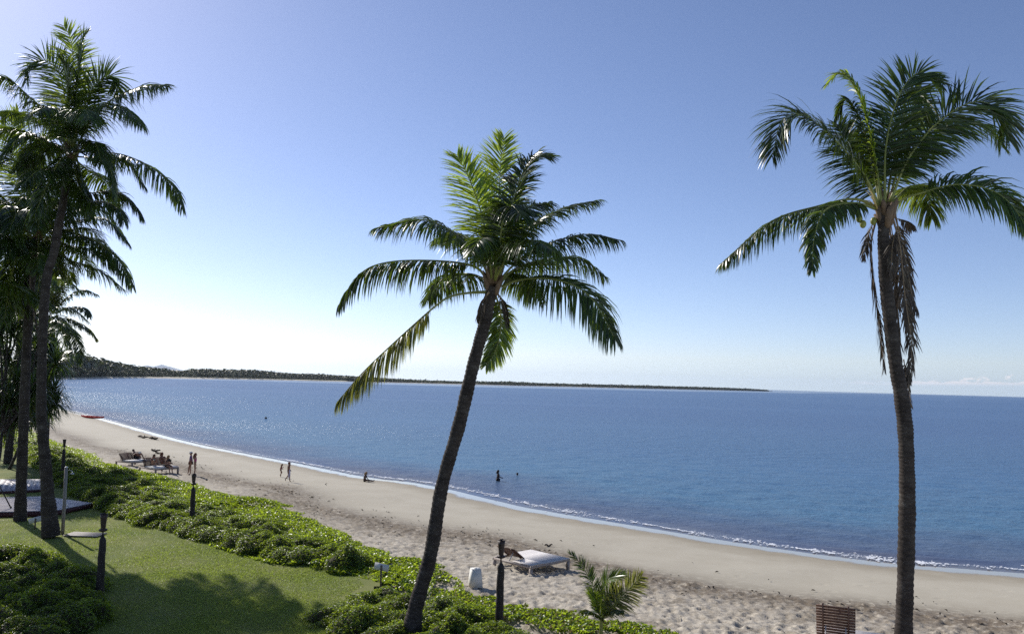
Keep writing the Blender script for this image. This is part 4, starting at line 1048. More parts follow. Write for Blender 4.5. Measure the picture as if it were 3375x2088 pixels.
def build_headland():
    xs = np.concatenate([[-300, -100], np.linspace(60, 2545, 130)])
    rows = []
    offs = [(-6, -0.6), (0, 0.0), (10, 0.9), (22, 1.6), (60, 2.2), (150, None), (330, None)]
    V = []
    cs = []
    for px in xs:
        D = np.interp(px, HX, HD); cs.append(at_d(px, 1250, D)[:2])
    cs = np.array(cs)
    tan = unit(np.gradient(cs, axis=0)); inl = unit(cs)                      # inland runs away from the viewer all along this shore
    for i, px in enumerate(xs):
        H = wood_height(px); D = np.interp(px, HX, HD)
        k = np.interp(px, [2350, 2545], [1, 0.08]); hill = max(0.0, H - 11) * 0.7
        for o, z in offs:
            zz = z if z is not None else (2.4 + hill * (0.7 if o == 150 else 1.0)) * max(k, .2)
            q = cs[i] + inl[i] * o * k
            V.append((q[0], q[1], zz))
    m = len(offs); n = len(xs)
    i, j = np.meshgrid(np.arange(n - 1), np.arange(m - 1), indexing='ij')
    f = np.stack([i * m + j, (i + 1) * m + j, (i + 1) * m + j + 1, i * m + j + 1], -1).reshape(-1, 4)
    me = np_mesh('headland', np.array(V), f, True)
    mm, nt, out = new_mat('headland ground')
    p = N(nt, 'ShaderNodeBsdfPrincipled', Roughness=0.9)
    g = N(nt, 'ShaderNodeNewGeometry'); sx = N(nt, 'ShaderNodeSeparateXYZ'); nt.links.new(g.outputs['Position'], sx.inputs[0])
    nn = noise(nt, 0.03, 3, 0.6, 'Position')
    ad = N(nt, 'ShaderNodeMath', operation='MULTIPLY_ADD'); nt.links.new(nn.outputs[0], ad.inputs[0]); ad.inputs[1].default_value = 1.2; nt.links.new(sx.outputs[2], ad.inputs[2])
    mr = N(nt, 'ShaderNodeMapRange'); mr.inputs[1].default_value = 0.0; mr.inputs[2].default_value = 4.0; nt.links.new(ad.outputs[0], mr.inputs[0])
    r = ramp(nt, mr.outputs[0], [(0.0, (0.42, 0.38, 0.31)), (0.50, (0.45, 0.41, 0.34)), (0.60, (0.10, 0.12, 0.04)), (1.0, (0.05, 0.07, 0.025))])
    nt.links.new(r.outputs[0], p.inputs['Base Color']); nt.links.new(p.outputs[0], out.inputs[0])
    tag(obj('headland', me, mm), 'long low headland closing the bay', kind='structure')
    return xs, cs, inl
HLX, HLC, HLI = build_headland()

def tree_mesh(seed, nclump, leaf, wide=0.5):
    """unit-height broadleaf tree crown: clumps of leaf faces with gaps"""
    rng = np.random.default_rng(seed)
    P, Nn = [], []
    for k in range(nclump):
        a = rng.uniform(0, 6.283); rr = wide * math.sqrt(rng.uniform(0, 1)) * 0.8; z = rng.uniform(0.22, 0.85)
        rr *= math.sqrt(max(0.05, 1 - ((z - 0.45) / 0.55) ** 2))
        c = np.array([rr * math.cos(a), rr * math.sin(a), z]); R_ = rng.uniform(0.10, 0.2)
        n = 46
        d = unit(rng.normal(0, 1, (n, 3)))
        P.append(c + d * R_ * rng.uniform(0.6, 1.05, (n, 1)) * np.array([1, 1, 0.75])); Nn.append(d + np.array([0, 0, 0.4]) + rng.normal(0, .3, (n, 3)))
    v, f = leaves(np.concatenate(P), np.concatenate(Nn), leaf, leaf * 0.8, 0.3, rng)
    return np_mesh('crown', v, f)
def far_palm_mesh(seed):
    rng = np.random.default_rng(seed); V, Fc = [], []; nv = 0
    for k in range(15):
        a = k * 2.399; el = rng.uniform(-0.5, 1.1); L = rng.uniform(0.26, 0.34)
        e = np.array([math.cos(a), math.sin(a), 0]); s = np.array([-math.sin(a), math.cos(a), 0]); p = np.array([0, 0, 0.9]); d = e * math.cos(el) + np.array([0, 0, math.sin(el)])
        for j in range(6):
            w = 0.055 * math.sin(math.pi * (0.12 + 0.83 * j / 5)) + 0.006
            V += [p - s * w - np.array([0, 0, w * .6]), p + np.array([0, 0, .005]), p + s * w - np.array([0, 0, w * .6])]
            d = unit(d + np.array([0, 0, -0.28])); p = p + d * L / 5
        for j in range(5):
            b = nv + 3 * j; Fc += [[b, b + 1, b + 4, b + 3], [b + 1, b + 2, b + 5, b + 4]]
        nv += 18
    return np_mesh('crown', np.array(V), np.array(Fc))
TREES = [tree_mesh(900 + k, 26, 0.075, w) for k, w in enumerate((0.5, 0.62, 0.42, 0.7))]
PALMS = [far_palm_mesh(920 + k) for k in range(2)]
for t_ in TREES + PALMS: t_.materials.append(M['far_leaf'])
FT = MB().tube([(0, 0, 0), (0.01, 0, 0.3), (0, 0.01, 0.6)], [0.035, 0.025, 0.012], 6).mesh('trunk', True); FT.materials.append(M['far_bark'])
FTP = MB().tube([(0, 0, 0), (0.02, 0, 0.45), (0, 0, 0.9)], [0.016, 0.013, 0.011], 6).mesh('trunk', True); FTP.materials.append(M['far_bark'])

def build_woods():
    rng = np.random.default_rng(77)
    # trees that can be told apart
    n = 0
    for px in np.arange(135, 1140, 4.3):
        D = np.interp(px, HX, HD)
        row = n % 3
        jp = px + rng.uniform(-4, 4)
        c = np.array([np.interp(jp, HLX, HLC[:, k]) for k in (0, 1)]); il = np.array([np.interp(jp, HLX, HLI[:, k]) for k in (0, 1)]); il /= np.linalg.norm(il)
        off = (26, 60, 130)[row] + rng.uniform(-4, 12)
        q = c + il * off
        H = wood_height(px)
        hill = max(0.0, H - 11) * 0.7
        g = np.interp(off, [22, 60, 150, 330], [1.6, 2.2, 2.4 + hill * .7, 2.4 + hill])
        top = H * (0.62 if row == 0 else 0.86 if row == 1 else 1.0) * rng.uniform(0.88, 1.05) * (1 + off / D * 0.6) * (0.9 if px < 640 else 1.0)
        h = max(top - g, 6.0) ; h = min(h, 17)
        pal = (row != 0 and rng.uniform() < (0.35 if px < 420 else 0.10)) or 260 < px < 274
        t = empty('shore_tree', (q[0], q[1], g - 0.3), rng.uniform(0, 6.28))
        if pal:
            h *= 1.15; t.scale = (h, h, h); t.name = 'shore_palm'
            obj('crown', PALMS[n % 2], None, t)['kind'] = 'stuff'; obj('trunk', FTP, None, t)
            tag(t, 'far coconut palm rising out of the dark wood across the bay', 'tree', 'far palms across the bay')
        else:
            t.scale = (h * 1.25, h * 1.25, h)
            obj('crown', TREES[n % 4], None, t)['kind'] = 'stuff'; obj('trunk', FT, None, t)
            tag(t, 'far broadleaf tree in the dark wood lining the bay behind the pale strand', 'tree', 'far trees lining the bay')
        n += 1
    # beyond, the wood reads as one dark mass
    P, Nn, S = [], [], []
    for px in np.concatenate([np.arange(120, 1150, 1.6), np.arange(1140, 2532, 0.5)]):
        D = np.interp(px, HX, HD); H = wood_height(px); hill = max(0.0, H - 11) * 0.7
        for _ in range(3):
            jp = px + rng.uniform(-2, 2)
            k = np.interp(jp, [2350, 2545], [1, 0.1])
            off = rng.uniform(18, 150) * k if px > 1140 else rng.uniform(90, 240)
            c = np.array([np.interp(jp, HLX, HLC[:, j]) for j in (0, 1)]); il = np.array([np.interp(jp, HLX, HLI[:, j]) for j in (0, 1)]); il /= np.linalg.norm(il)
            q = c + il * off
            g = np.interp(off, [18, 60, 150, 330], [1.2, 2.2, 2.4 + hill * .7, 2.4 + hill]) * max(k, .25)
            top = H * (1 + off / D) * rng.uniform(0.72, 1.0) * np.interp(off, [18, 60], [0.75, 1]) + (rng.uniform(0, 3) if rng.uniform() < .06 else 0)
            hh = max(top - g, 2.5)
            m = 14
            d = unit(rng.normal(0, 1, (m, 3)))
            w = hh * rng.uniform(0.5, 0.8)
            P.append(np.array([q[0], q[1], g + hh * 0.52]) + d * np.array([w, w, hh * 0.47]) * rng.uniform(0.6, 1, (m, 1))); Nn.append(d + np.array([0, 0, .5])); S.append(np.full(m, hh * 0.42))
    P, Nn, S = np.concatenate(P), np.concatenate(Nn), np.concatenate(S)
    v, f = leaves(P, Nn, S, S * 0.8, 0.3, rng)
    tag(obj('far_woods', np_mesh('far_woods', v, f), M['far_leaf']), 'dark low wood covering the long headland', 'wood', kind='stuff')
build_woods()

def build_hills():
    pts = [(420, 1232), (455, 1212), (470, 1207), (484, 1203), (496, 1206), (512, 1206), (528, 1202), (536, 1201), (552, 1206), (566, 1209), (580, 1214), (600, 1219), (625, 1224), (660, 1233)]
    D = 21000.0
    fine = catmull([(p[0], p[1], 0) for p in pts], 70)
    V = []
    for i, (px, py, _) in enumerate(fine):
        c = at_d(px, py, D); j = 4 * math.sin(i * 1.7) * 0.4
        V += [(c[0], D - 1500, -2), (c[0], D - 700, c[2] * 0.52 + j), (c[0], D, max(c[2] + j, 1)), (c[0], D + 1500, -2)]
    n = len(fine); m = 4
    i, j = np.meshgrid(np.arange(n - 1), np.arange(m - 1), indexing='ij')
    f = np.stack([i * m + j, (i + 1) * m + j, (i + 1) * m + j + 1, i * m + j + 1], -1).reshape(-1, 4)
    tag(obj('far_hills', np_mesh('far_hills', np.array(V), f), M['hill']), 'pale far hills behind the headland', kind='structure')
build_hills()

# ------------------------------------------------------------------ surf
def build_foam():
    rng = np.random.default_rng(9)
    mb_v, mb_f = [], []
    n = 5500
    s = rng.uniform(0, 1, n) ** 0.8 * (len(SHORE) - 60) + 55
    i = np.clip(s.astype(int), 0, len(SHORE) - 2); fr = (s - i)[:, None]
    b = SHORE[i] * (1 - fr) + SHORE[i + 1] * fr
    seg = unit(SHORE[i + 1] - SHORE[i]); sea = np.stack([-seg[:, 1], seg[:, 0]], -1)
    near = np.hypot(b[:, 0], b[:, 1])
    band = np.clip((vnoise(s * 0.7, s * 0, 6) + 0.75), 0.15, 1.6) * np.interp(near, [40, 60, 75, 110], [0.75, 0.9, 0.4, 0.25])
    off = 1.25 * np.interp(near, [45, 60, 80, 120], [0.55, 1, 0.5, 0.25]) + rng.normal(0.0, 0.36, n) * band + 0.2 * vnoise(s * 3, s * 0 + 5, 7)
    p = b + sea * off[:, None]
    r_keep = np.clip(0.55 + 0.9 * vnoise(s * 0.9, s * 0 + 2, 61), 0.12, 1)
    r = rng.uniform(0.012, 0.05, n) * np.where(rng.uniform(0, 1, n) < r_keep, 1.0, 0.35) * np.interp(near, [40, 120], [1, 1.6])
    a = rng.uniform(0, 6.28, n)
    base = np.array([[1, 0, 0], [0.3, 0.9, 0.05], [-0.8, 0.5, 0], [-0.7, -0.6, 0.05], [0.4, -0.9, 0], [0, 0, 0.55]])
    f = np.array([[0, 1, 5], [1, 2, 5], [2, 3, 5], [3, 4, 5], [4, 0, 5]])
    ca, sa = np.cos(a), np.sin(a)
    V = np.empty((n, 6, 3))
    V[:, :, 0] = p[:, 0, None] + r[:, None] * 1.8 * (ca[:, None] * base[:, 0] - sa[:, None] * base[:, 1])
    V[:, :, 1] = p[:, 1, None] + r[:, None] * 1.8 * (sa[:, None] * base[:, 0] + ca[:, None] * base[:, 1])
    V[:, :, 2] = np.maximum(0.02, base_h(-off))[:, None] + 0.02 + r[:, None] * base[:, 2]
    fc = (np.arange(n) * 6)[:, None, None] + f[None]
    m = simple('surf foam', (0.85, 0.86, 0.88), (0.75, 0.77, 0.8), 5, 0.35, coord='Position')
    tag(obj('surf_foam', np_mesh('surf_foam', V.reshape(-1, 3), fc.reshape(-1, 3), True), m), 'thin white line of breaking surf along the waterline', 'foam', kind='stuff')
build_foam()

def build_wrack():
    rng = np.random.default_rng(19)
    n = 30000
    x = rng.uniform(-40, 24, n); y = rng.uniform(20, 110, n)
    d = shore_dist(x, y); wob = vnoise(x / 7, y / 7, 3) * 1.0 + vnoise(x / 2.3, y / 2.3, 4) * 0.4
    k = (np.abs(d + wob * 1.3 - 12.9) < rng.normal(0, 1.9, n)) & (vnoise(x / 1.5, y / 1.5, 50) > -0.1)
    x, y, d = x[k], y[k], d[k]; n = len(x)
    pos = np.stack([x, y, base_h(d) + 0.045], -1)
    v, f = leaves(pos, np.array([0, 0, 1.0]) + rng.normal(0, .25, (n, 3)), 0.17, 0.07, 0.4, rng)
    tag(obj('wrack', np_mesh('wrack', v, f), M['weed']), 'scattered brown weed and twigs along the tide line', 'wrack', kind='stuff')
build_wrack()

def build_glint_facets():
    # loose tilted facets added on the sea to give sun glints
    rng = np.random.default_rng(29)
    n = 6000
    az = math.radians(-36) + np.abs(rng.normal(0, math.radians(9), n)); r = np.exp(rng.uniform(np.log(110), np.log(700), n))
    x, y = r * np.sin(az), r * np.cos(az)
    k = shore_dist(x, y) < -3; x, y, r = x[k], y[k], r[k]; n = len(x)
    nr = np.stack([rng.normal(0, .22, n), rng.normal(0, .22, n), np.ones(n)], -1)
    v, f = leaves(np.stack([x, y, np.full(n, 0.06)], -1), nr, 0.14 + r * 0.0004, 0.07 + r * 0.0002, 0.1, rng)
    m, nt, out = new_mat('glint facet')
    p = N(nt, 'ShaderNodeBsdfPrincipled', IOR=1.33, Roughness=0.1); p.inputs['Base Color'].default_value = (0.03, 0.112, 0.27, 1); p.inputs['Specular IOR Level'].default_value = 0.27
    nt.links.new(p.outputs[0], out.inputs[0])
    tag(obj('glint_facets', np_mesh('glint_facets', v, f), m), 'tiny tilted facets added for sun glitter on the bay', 'ripples', kind='stuff')
build_glint_facets()

# ------------------------------------------------------------------ sunbeds
def sunbed(px, py, rz, label, raised=(1,), tilt=40, L=2.0, W=1.9, cushion=False, loc=None, back=0.76):
    c = on_sand(px, py) if loc is None else np.array(loc)
    z = c[2] + 0.02
    t = empty('sunbed', (c[0], c[1], z), rz); tag(t, label, 'sunbed', 'wooden double sunbeds on the sand')
    h, w2, l2 = 0.40, W / 2, L / 2
    for sx in (-1, 1):
        for sy in (-1, 1):
            MB().box((sx * (l2 - 0.06), sy * (w2 - 0.06), (h - 0.085) / 2 - 0.03), (0.11, 0.11, h - 0.085 + 0.06)).build('leg', M['timber_grey'], t)
    for sy in (-1, 1): MB().box((0, sy * (w2 - 0.03), h - 0.045), (L, 0.06, 0.09)).build('side_rail', M['timber_grey'], t)
    for sx in (-1, 1): MB().box((sx * (l2 - 0.03), 0, h - 0.045), (0.06, W - 0.126, 0.09)).build('end_rail', M['timber_grey'], t)
    MB().box((0, 0, h - 0.05), (L - 0.126, 0.06, 0.07)).build('middle_rail', M['timber_grey'], t)
    hinge = -l2 + back + 0.02
    n = int((l2 - hinge) / 0.098)
    sm = MB().box((0, 0, 0), (0.088, W + 0.01, 0.022)).mesh('slat'); sm.materials.append(M['timber_white'])
    for k in range(n):
        obj('slat', sm, None, t, (hinge + 0.05 + k * (l2 - hinge - 0.04) / n, 0, h + 0.014 + random.uniform(-.0015, .0015)))
    hm = MB().box((0, 0, 0), (0.07, W / 2 - 0.03, 0.022)).mesh('slat'); hm.materials.append(M['timber_brown'])
    fm_ = MB().box((0, 0, 0), (0.07, W / 2 - 0.03, 0.022)).mesh('slat'); fm_.materials.append(M['timber_white'])
    for side in (-1, 1):
        up = side in raised
        br = empty('backrest', (hinge, side * (W / 4), h + 0.016)); br.parent = t
        a = math.radians(tilt) if up else 0.0
        br.rotation_euler = (0, a, 0)
        for k in range(int(back / 0.094)): obj('slat', hm if up else fm_, None, br, (-0.05 - k * 0.094, 0, 0.012))
        for e in (-0.3, 0.3): MB().box((-back / 2, e * (W / 1.9), -0.022), (back, 0.045, 0.04)).build('batten', M['timber_brown'], br)
        if up:
            x1 = -0.5 * math.cos(a); z1 = 0.5 * math.sin(a)
            for e in (-0.26, 0.26):
                MB().bar((hinge + x1 + 0.02, side * W / 4 + e, h + z1 - 0.03), (hinge + x1 - 0.22, side * W / 4 + e, h - 0.06), 0.03, 0.03, (0, 1, 0)).build('prop', M['timber_white'], t)
    if cushion:
        for side in raised:
            MB().box((hinge + (l2 - hinge) / 2 + 0.02, side * W / 4, h + 0.065), (l2 - hinge - 0.06, W / 2 - 0.1, 0.07)).build('cushion', M['cushion'], t)
    return t
cB = (np.array(on_sand(1754, 1896)) + np.array([0.0, 1.6, 0]))
bedC = sunbed(0, 0, math.radians(45), 'empty white slatted sunbed with one brown backrest raised, behind the middle torch', (1,), 36, L=2.35, W=2.2, loc=(cB[0], cB[1], sand_z(cB[0], cB[1])))
q1 = on_sand(440, 1534)
bed1 = sunbed(0, 0, math.radians(-26), 'farthest sunbed, carrying the reclining reader, beyond the long hedge', (1, -1), 52, loc=q1, cushion=True)
q2 = on_sand(523, 1556)
bed2 = sunbed(0, 0, math.radians(-38), 'sunbed with three people sitting on it beyond the long hedge', (1, -1), 62, L=2.5, loc=q2, cushion=True)
q3 = on_sand(2775, 2150)
bed3 = sunbed(0, 0, math.radians(66), 'sunbed at the lower right, mostly its brown slatted backrest showing', (1,), 66, L=2.5, W=2.1, back=1.2, loc=(q3[0] + .22, q3[1] - 0.42, q3[2]))

# ------------------------------------------------------------------ garden torches
def torch(px, py, D, height, label, lean=0.0):
    p = at_d(px, py, D)
    t = empty('garden_torch', (p[0], p[1], LAWN_Z - 0.02)); tag(t, label, 'torch', 'dark wooden garden torches')
    s = height
    zz = np.linspace(0, 0.76, 14) * s
    MB().tube([(0.006 * math.sin(k * 1.3), 0.006 * math.cos(k * 1.7), z) for k, z in enumerate(zz)], np.interp(zz / s, [0, 0.5, 0.71, 0.755, 0.76], [0.125, 0.108, 0.10, 0.065, 0.03]), 9, noise=0.07).build('post', M['torch_wood'], t)
    MB().tube([(0, 0, 0.755 * s), (0, 0, 0.80 * s)], [0.022, 0.022], 8).build('neck', M['torch_wood'], t)
    MB().tube([(0, 0, 0.795 * s), (0, 0, 0.805 * s), (0, 0, 0.825 * s), (0, 0, 0.832 * s)], [0.06, 0.12, 0.12, 0.06], 12).build('collar', M['torch_cup'], t, False)
    n = 10
    a = np.arange(n) / n * 6.283
    V = []
    for zf, r in ((0.83, 0.07), (0.88, 0.08), (0.95, 0.098), (0.992, 0.112)):
        for k in range(n): V.append((r * math.cos(a[k]), r * math.sin(a[k]), zf * s + (0.035 * abs(math.sin(k * 1.57)) if zf > .98 else 0)))
    for zf, r in ((0.985, 0.095), (0.90, 0.06)):
        for k in range(n): V.append((r * math.cos(a[k]), r * math.sin(a[k]), zf * s + (0.035 * abs(math.sin(k * 1.57)) if zf > .95 else 0)))
    V.append((0, 0, 0.9 * s)); f = []
    for i in range(5):
        for k in range(n): f.append([i * n + k, i * n + (k + 1) % n, (i + 1) * n + (k + 1) % n, (i + 1) * n + k])
    f3 = [[5 * n + k, 5 * n + (k + 1) % n, 6 * n] for k in range(n)]
    MB().add(V, f, f3).build('bowl', M['torch_cup'], t)
    return t
torch(327, 1985, 24.9, 2.74, 'near dark wooden torch standing on the lawn beside the shaded hedge')
torch(1645, 2070, 23.4, 2.55, 'dark wooden torch standing in front of the empty sunbed')
torch(631, 1740, 37.1, 2.52, 'dark wooden torch in the long hedge below the standing pair')
torch(206, 1570, 53.6, 2.5, 'farthest small torch sticking out of the hedge behind the shower')

# ------------------------------------------------------------------ outdoor shower, its board, signs, pedestal, leaning pole
p = on_z(206, 1758, LAWN_Z)
t = empty('outdoor_shower', p); tag(t, 'slim grey outdoor shower post with small shower head beside the tall palm', 'shower')
MB().tube([(0, 0, 0), (0.01, 0, 1.4), (0, 0, 2.85)], [0.075, 0.07, 0.066], 10).build('post', M['grey_board'], t, True)
MB().blob((0, 0, 2.87), (0.07, 0.07, 0.04), 10, 6).build('cap', M['steel'], t, True)
MB().tube(catmull([(0.04, 0, 2.72), (0.14, -0.02, 2.76), (0.27, -0.03, 2.72), (0.3, -0.03, 2.66)], 10), 0.014, 6).build('arm', M['steel'], t, True)
MB().tube([(0.3, -0.03, 2.66), (0.3, -0.03, 2.60), (0.3, -0.03, 2.585)], [0.02, 0.075, 0.075], 10).build('shower_head', M['steel'], t, True)
MB().tube([(0.05, 0, 1.22), (0.16, -0.02, 1.22), (0.18, -0.02, 1.17)], [0.022, 0.02, 0.018], 6).build('tap', M['steel'], t, True)
MB().tube([(0.12, -0.07, 1.28), (0.12, 0.05, 1.28)], 0.018, 6).build('tap_handle', M['steel'], t, True)

p = on_z(280, 1763, LAWN_Z)
t = empty('shower_board', p, math.radians(-3)); tag(t, 'low grey weathered plank platform beside the shower post', 'platform')
for k in range(5): MB().box((0, -0.34 + k * 0.17, 0.045), (1.5, 0.155, 0.03)).build('plank', M['grey_board'], t)
for e in (-0.6, 0.6): MB().box((e, 0, 0.013), (0.08, 0.8, 0.03)).build('bearer', M['grey_board'], t)

def sign(px, py, D, w, h, tilt, rz, label, stake=0.9):
    p = at_d(px, py, D)
    t = empty('sign', (p[0], p[1], LAWN_Z - 0.1), rz); tag(t, label, 'sign', 'small white signs seen from behind')
    zc = p[2] - LAWN_Z + 0.1
    R_ = np.array(Euler((0, tilt, 0)).to_matrix())
    MB().box((0, 0.03, zc), (w, 0.025, h), R_).build('board', M['sign_back'], t)
    MB().box((0, -0.005, (zc + h * 0.3) / 2), (0.055, 0.04, zc + h * 0.3)).build('stake', M['stake'], t)
sign(1257, 1868, 27.5, 0.50, 0.23, math.radians(9), math.radians(-5), 'small white sign seen from behind in the hedge left of the leaning palm')
sign(117, 1712, 36.0, 0.60, 0.24, math.radians(-17), math.radians(8), 'small tilted white sign seen from behind between the two left trunks')

p = on_sand(1566, 1930)
t = empty('pedestal', p, math.radians(20)); tag(t, 'white tapered square pedestal on the sand left of the middle torch', 'pedestal')
MB().box((0, 0, 0.30), (0.44, 0.44, 0.62), None, 0.74).build('body', M['white_paint'], t)
MB().box((0, 0, 0.621), (0.32, 0.32, 0.024)).build('lid', M['white_paint'], t)
MB().tube([(0, 0, 0.63), (0, 0, 0.652)], [0.055, 0.045], 10).build('knob', M['white_paint'], t)

# ------------------------------------------------------------------ wooden decks
def deck(name, poly, along, z, label, plank_w=0.145):
    poly = np.array(poly, float); c = poly.mean(0)
    t = empty(name, (c[0], c[1], LAWN_Z)); tag(t, label, 'deck', 'weathered timber decks at the left')
    u = unit(np.array(along, float)); v = np.array([-u[1], u[0]])
    P = np.stack([(poly - c) @ u, (poly - c) @ v], -1)
    ang = math.atan2(u[1], u[0])
    y = P[:, 1].min() + plank_w / 2
    def xr(yy):
        xs = []
        for a, b in zip(P, np.roll(P, -1, 0)):
            if (a[1] - yy) * (b[1] - yy) < 0: xs.append(a[0] + (b[0] - a[0]) * (yy - a[1]) / (b[1] - a[1]))
        return (min(xs), max(xs)) if len(xs) >= 2 else None
    while y < P[:, 1].max():
        r = xr(y)
        if r and r[1] - r[0] > 0.2:
            o = MB().box(((r[0] + r[1]) / 2, y, z - LAWN_Z - 0.015 + random.uniform(-.003, .003)), (r[1] - r[0], plank_w - 0.014, 0.03)).build('plank', M['deck'], t)
            o.rotation_euler = (0, 0, ang)
        y += plank_w
    for a, b in zip(poly, np.roll(poly, -1, 0)):
        a3 = np.array([*(a - c), (z - LAWN_Z) / 2 - 0.025]); b3 = np.array([*(b - c), (z - LAWN_Z) / 2 - 0.025])
        MB().bar(a3, b3, 0.05, z - LAWN_Z - 0.03).build('fascia', M['deck_edge'], t)
deck('deck', [(-22.1, 39.3), (-21.6, 41.9), (-25.2, 43.6), (-34.0, 40.4), (-33.0, 35.3)], (-0.934, -0.357), 1.75, 'low timber deck with dark red edge behind the two left trunks')
deck('deck', [(-27.0, 46.7), (-29.3, 50.9), (-40.0, 48.6), (-38.0, 43.0), (-28.8, 45.4)], (-0.48, 0.877), 1.68, 'farther grey deck at the left edge beyond the first one', 0.3)
a = at_d(36, 1665, 39.6); b = at_d(-30, 1545, 40.4)
t = empty('leaning_pole', (a[0], a[1], 1.76)); tag(t, 'thin dark pole leaning at the left edge with its foot on the deck', 'pole')
a[2] = 1.78
MB().tube([(0, 0, 0.02), tuple((b - np.array([a[0], a[1], 1.76])) * 0.5), tuple(b - np.array([a[0], a[1], 1.76]))], [0.03, 0.026, 0.022], 8).build('shaft', M['torch_wood'], t, True)
MB().blob((0, 0, 0.035), 0.05, 8, 6).build('foot', M['torch_wood'], t, True)

# ------------------------------------------------------------------ kayak and flotsam
a = on_z(250, 1372, 0.22); b = on_z(361, 1382, 0.10)
c = (a + b) / 2; dv = b - a; Lk = float(np.hypot(dv[0], dv[1])); Lk = min(Lk, 6.5)
t = empty('kayak', (c[0], c[1], sand_z(c[0], c[1]) + 0.02), math.atan2(dv[1], dv[0])); tag(t, 'long red kayak lying at the water edge', 'kayak')
n = 24; m = 12; V = []
for i in range(n + 1):
    u = -1 + 2 * i / n; w = 0.40 * (1 - abs(u) ** 2.6) ** 0.8 + 0.02; sheer = 0.16 * abs(u) ** 3
    for k in range(m):
        q = k / m * 6.283
        V.append((u * Lk / 2, w * math.cos(q), 0.24 + sheer + (0.24 * (1 - 0.45 * abs(u) ** 3)) * (math.sin(q) if math.sin(q) < 0 else 0.75 * math.sin(q))))
f = [[i * m + k, i * m + (k + 1) % m, (i + 1) * m + (k + 1) % m, (i + 1) * m + k] for i in range(n) for k in range(m)]
MB().add(V, f).build('hull', M['kayak'], t, True)
for x in (-1.1, 0.1, 1.3):
    MB().tube([(x + 0.38 * math.cos(q), 0.24 * math.sin(q), 0.43) for q in np.linspace(0, 6.283, 14)], 0.035, 6, cap=False).build('cockpit_rim', M['kayak'], t, True)
    MB().blob((x, 0, 0.40), (0.36, 0.22, 0.045), 12, 6).build('seat_well', M['kayak_dark'], t, True)

def driftwood(px, py, L, rz, h, label, mat='drift', name='driftwood'):
    p = on_sand(px, py)
    t = empty(name, (p[0], p[1], p[2] + 0.02), rz); tag(t, label, 'driftwood', 'wrack lying on the sand')
    rng = np.random.default_rng(int(px))
    pts = [(L * (u - .5), 0.25 * L * 0.3 * math.sin(u * 5 + px), h * 0.5 + 0.05 * math.sin(u * 9)) for u in np.linspace(0, 1, 9)]
    MB().tube(pts, h * 0.5 * np.array([.4, .9, 1, .8, 1, .9, .8, .6, .25]), 7, noise=0.25).build('log', M[mat], t, True)
    for k in range(3 if L > 1 else 0):
        x = rng.uniform(-.35, .35) * L
        MB().tube([(x, 0, h * .5), (x + rng.uniform(-.3, .3), rng.uniform(-.4, .4), h * rng.uniform(.6, 1.6))], [h * .22, h * .08], 6).build('branch', M[mat], t, True)
driftwood(472, 1443, 2.6, math.radians(-30), 0.28, 'dark driftwood log on the sand beyond the sunbeds, left of the pair')
driftwood(508, 1448, 1.7, math.radians(-28), 0.30, 'shorter dark driftwood log right beside the longer one')
driftwood(512, 1487, 1.5, math.radians(-35), 0.22, 'small dark driftwood piece nearest behind the sitting people')
driftwood(526, 1496, 1.3, math.radians(-35), 0.16, 'thin driftwood stick just below the small piece behind the sitting people')
driftwood(1808, 1800, 0.42, math.radians(10), 0.09, 'little dark stump half buried in the sand behind the empty sunbed')
p = on_z(876, 1379, 0)
t = empty('buoy', (p[0], p[1], -0.05)); tag(t, 'tiny dark buoy floating far out on the calm bay', 'buoy')
MB().blob((0, 0, 0.18), (0.25, 0.25, 0.24), 12, 8).build('float', M['buoy'], t, True); MB().tube([(0, 0, 0.4), (0, 0, 0.62)], [0.03, 0.02], 6).build('stub', M['buoy'], t)

# ------------------------------------------------------------------ people
def skin_mesh(name, J, E, Rd, root, sub=1):
    me = bpy.data.meshes.new(name)
    keys = list(J); idx = {k: i for i, k in enumerate(keys)}
    me.from_pydata([tuple(map(float, J[k])) for k in keys], [(idx[a], idx[b]) for a, b in E], [])
    o = bpy.data.objects.new(name, me); COL.objects.link(o)
    md = o.modifiers.new('Skin', 'SKIN'); md.use_smooth_shade = True
    sv = me.skin_vertices[0].data
    for k in keys:
        r = Rd[k]; sv[idx[k]].radius = r if isinstance(r, tuple) else (r, r)
        sv[idx[k]].use_root = (k == root)
    s = o.modifiers.new('Sub', 'SUBSURF'); s.levels = s.render_levels = sub
    dg = bpy.context.evaluated_depsgraph_get()
    m2 = bpy.data.meshes.new_from_object(o.evaluated_get(dg))
    m2.name = name
    bpy.data.objects.remove(o); bpy.data.meshes.remove(me)
    return m2

STAND = dict(pelvis=(0, 0, .95), spine=(0, 0, 1.10), chest=(.01, 0, 1.30), neck=(.0, 0, 1.47), head=(.025, 0, 1.575), crown=(.02, 0, 1.665),
             shL=(0, .16, 1.40), elL=(-.03, .21, 1.13), wrL=(.03, .23, .89), shR=(0, -.16, 1.40), elR=(-.03, -.21, 1.13), wrR=(.03, -.23, .89),
             hiL=(0, .09, .90), knL=(.02, .10, .50), anL=(-.01, .10, .08), toL=(.15, .12, .03), hiR=(0, -.09, .90), knR=(.02, -.10, .50), anR=(-.01, -.10, .08), toR=(.15, -.12, .03))
RAD = dict(pelvis=(.15, .11), spine=(.125, .09), chest=(.15, .105), neck=.05, head=(.075, .09), crown=(.065, .075), shL=.058, elL=.043, wrL=.03, shR=.058, elR=.043, wrR=.03,
           hiL=.088, knL=.058, anL=.04, toL=.032, hiR=.088, knR=.058, anR=.04, toR=.032)
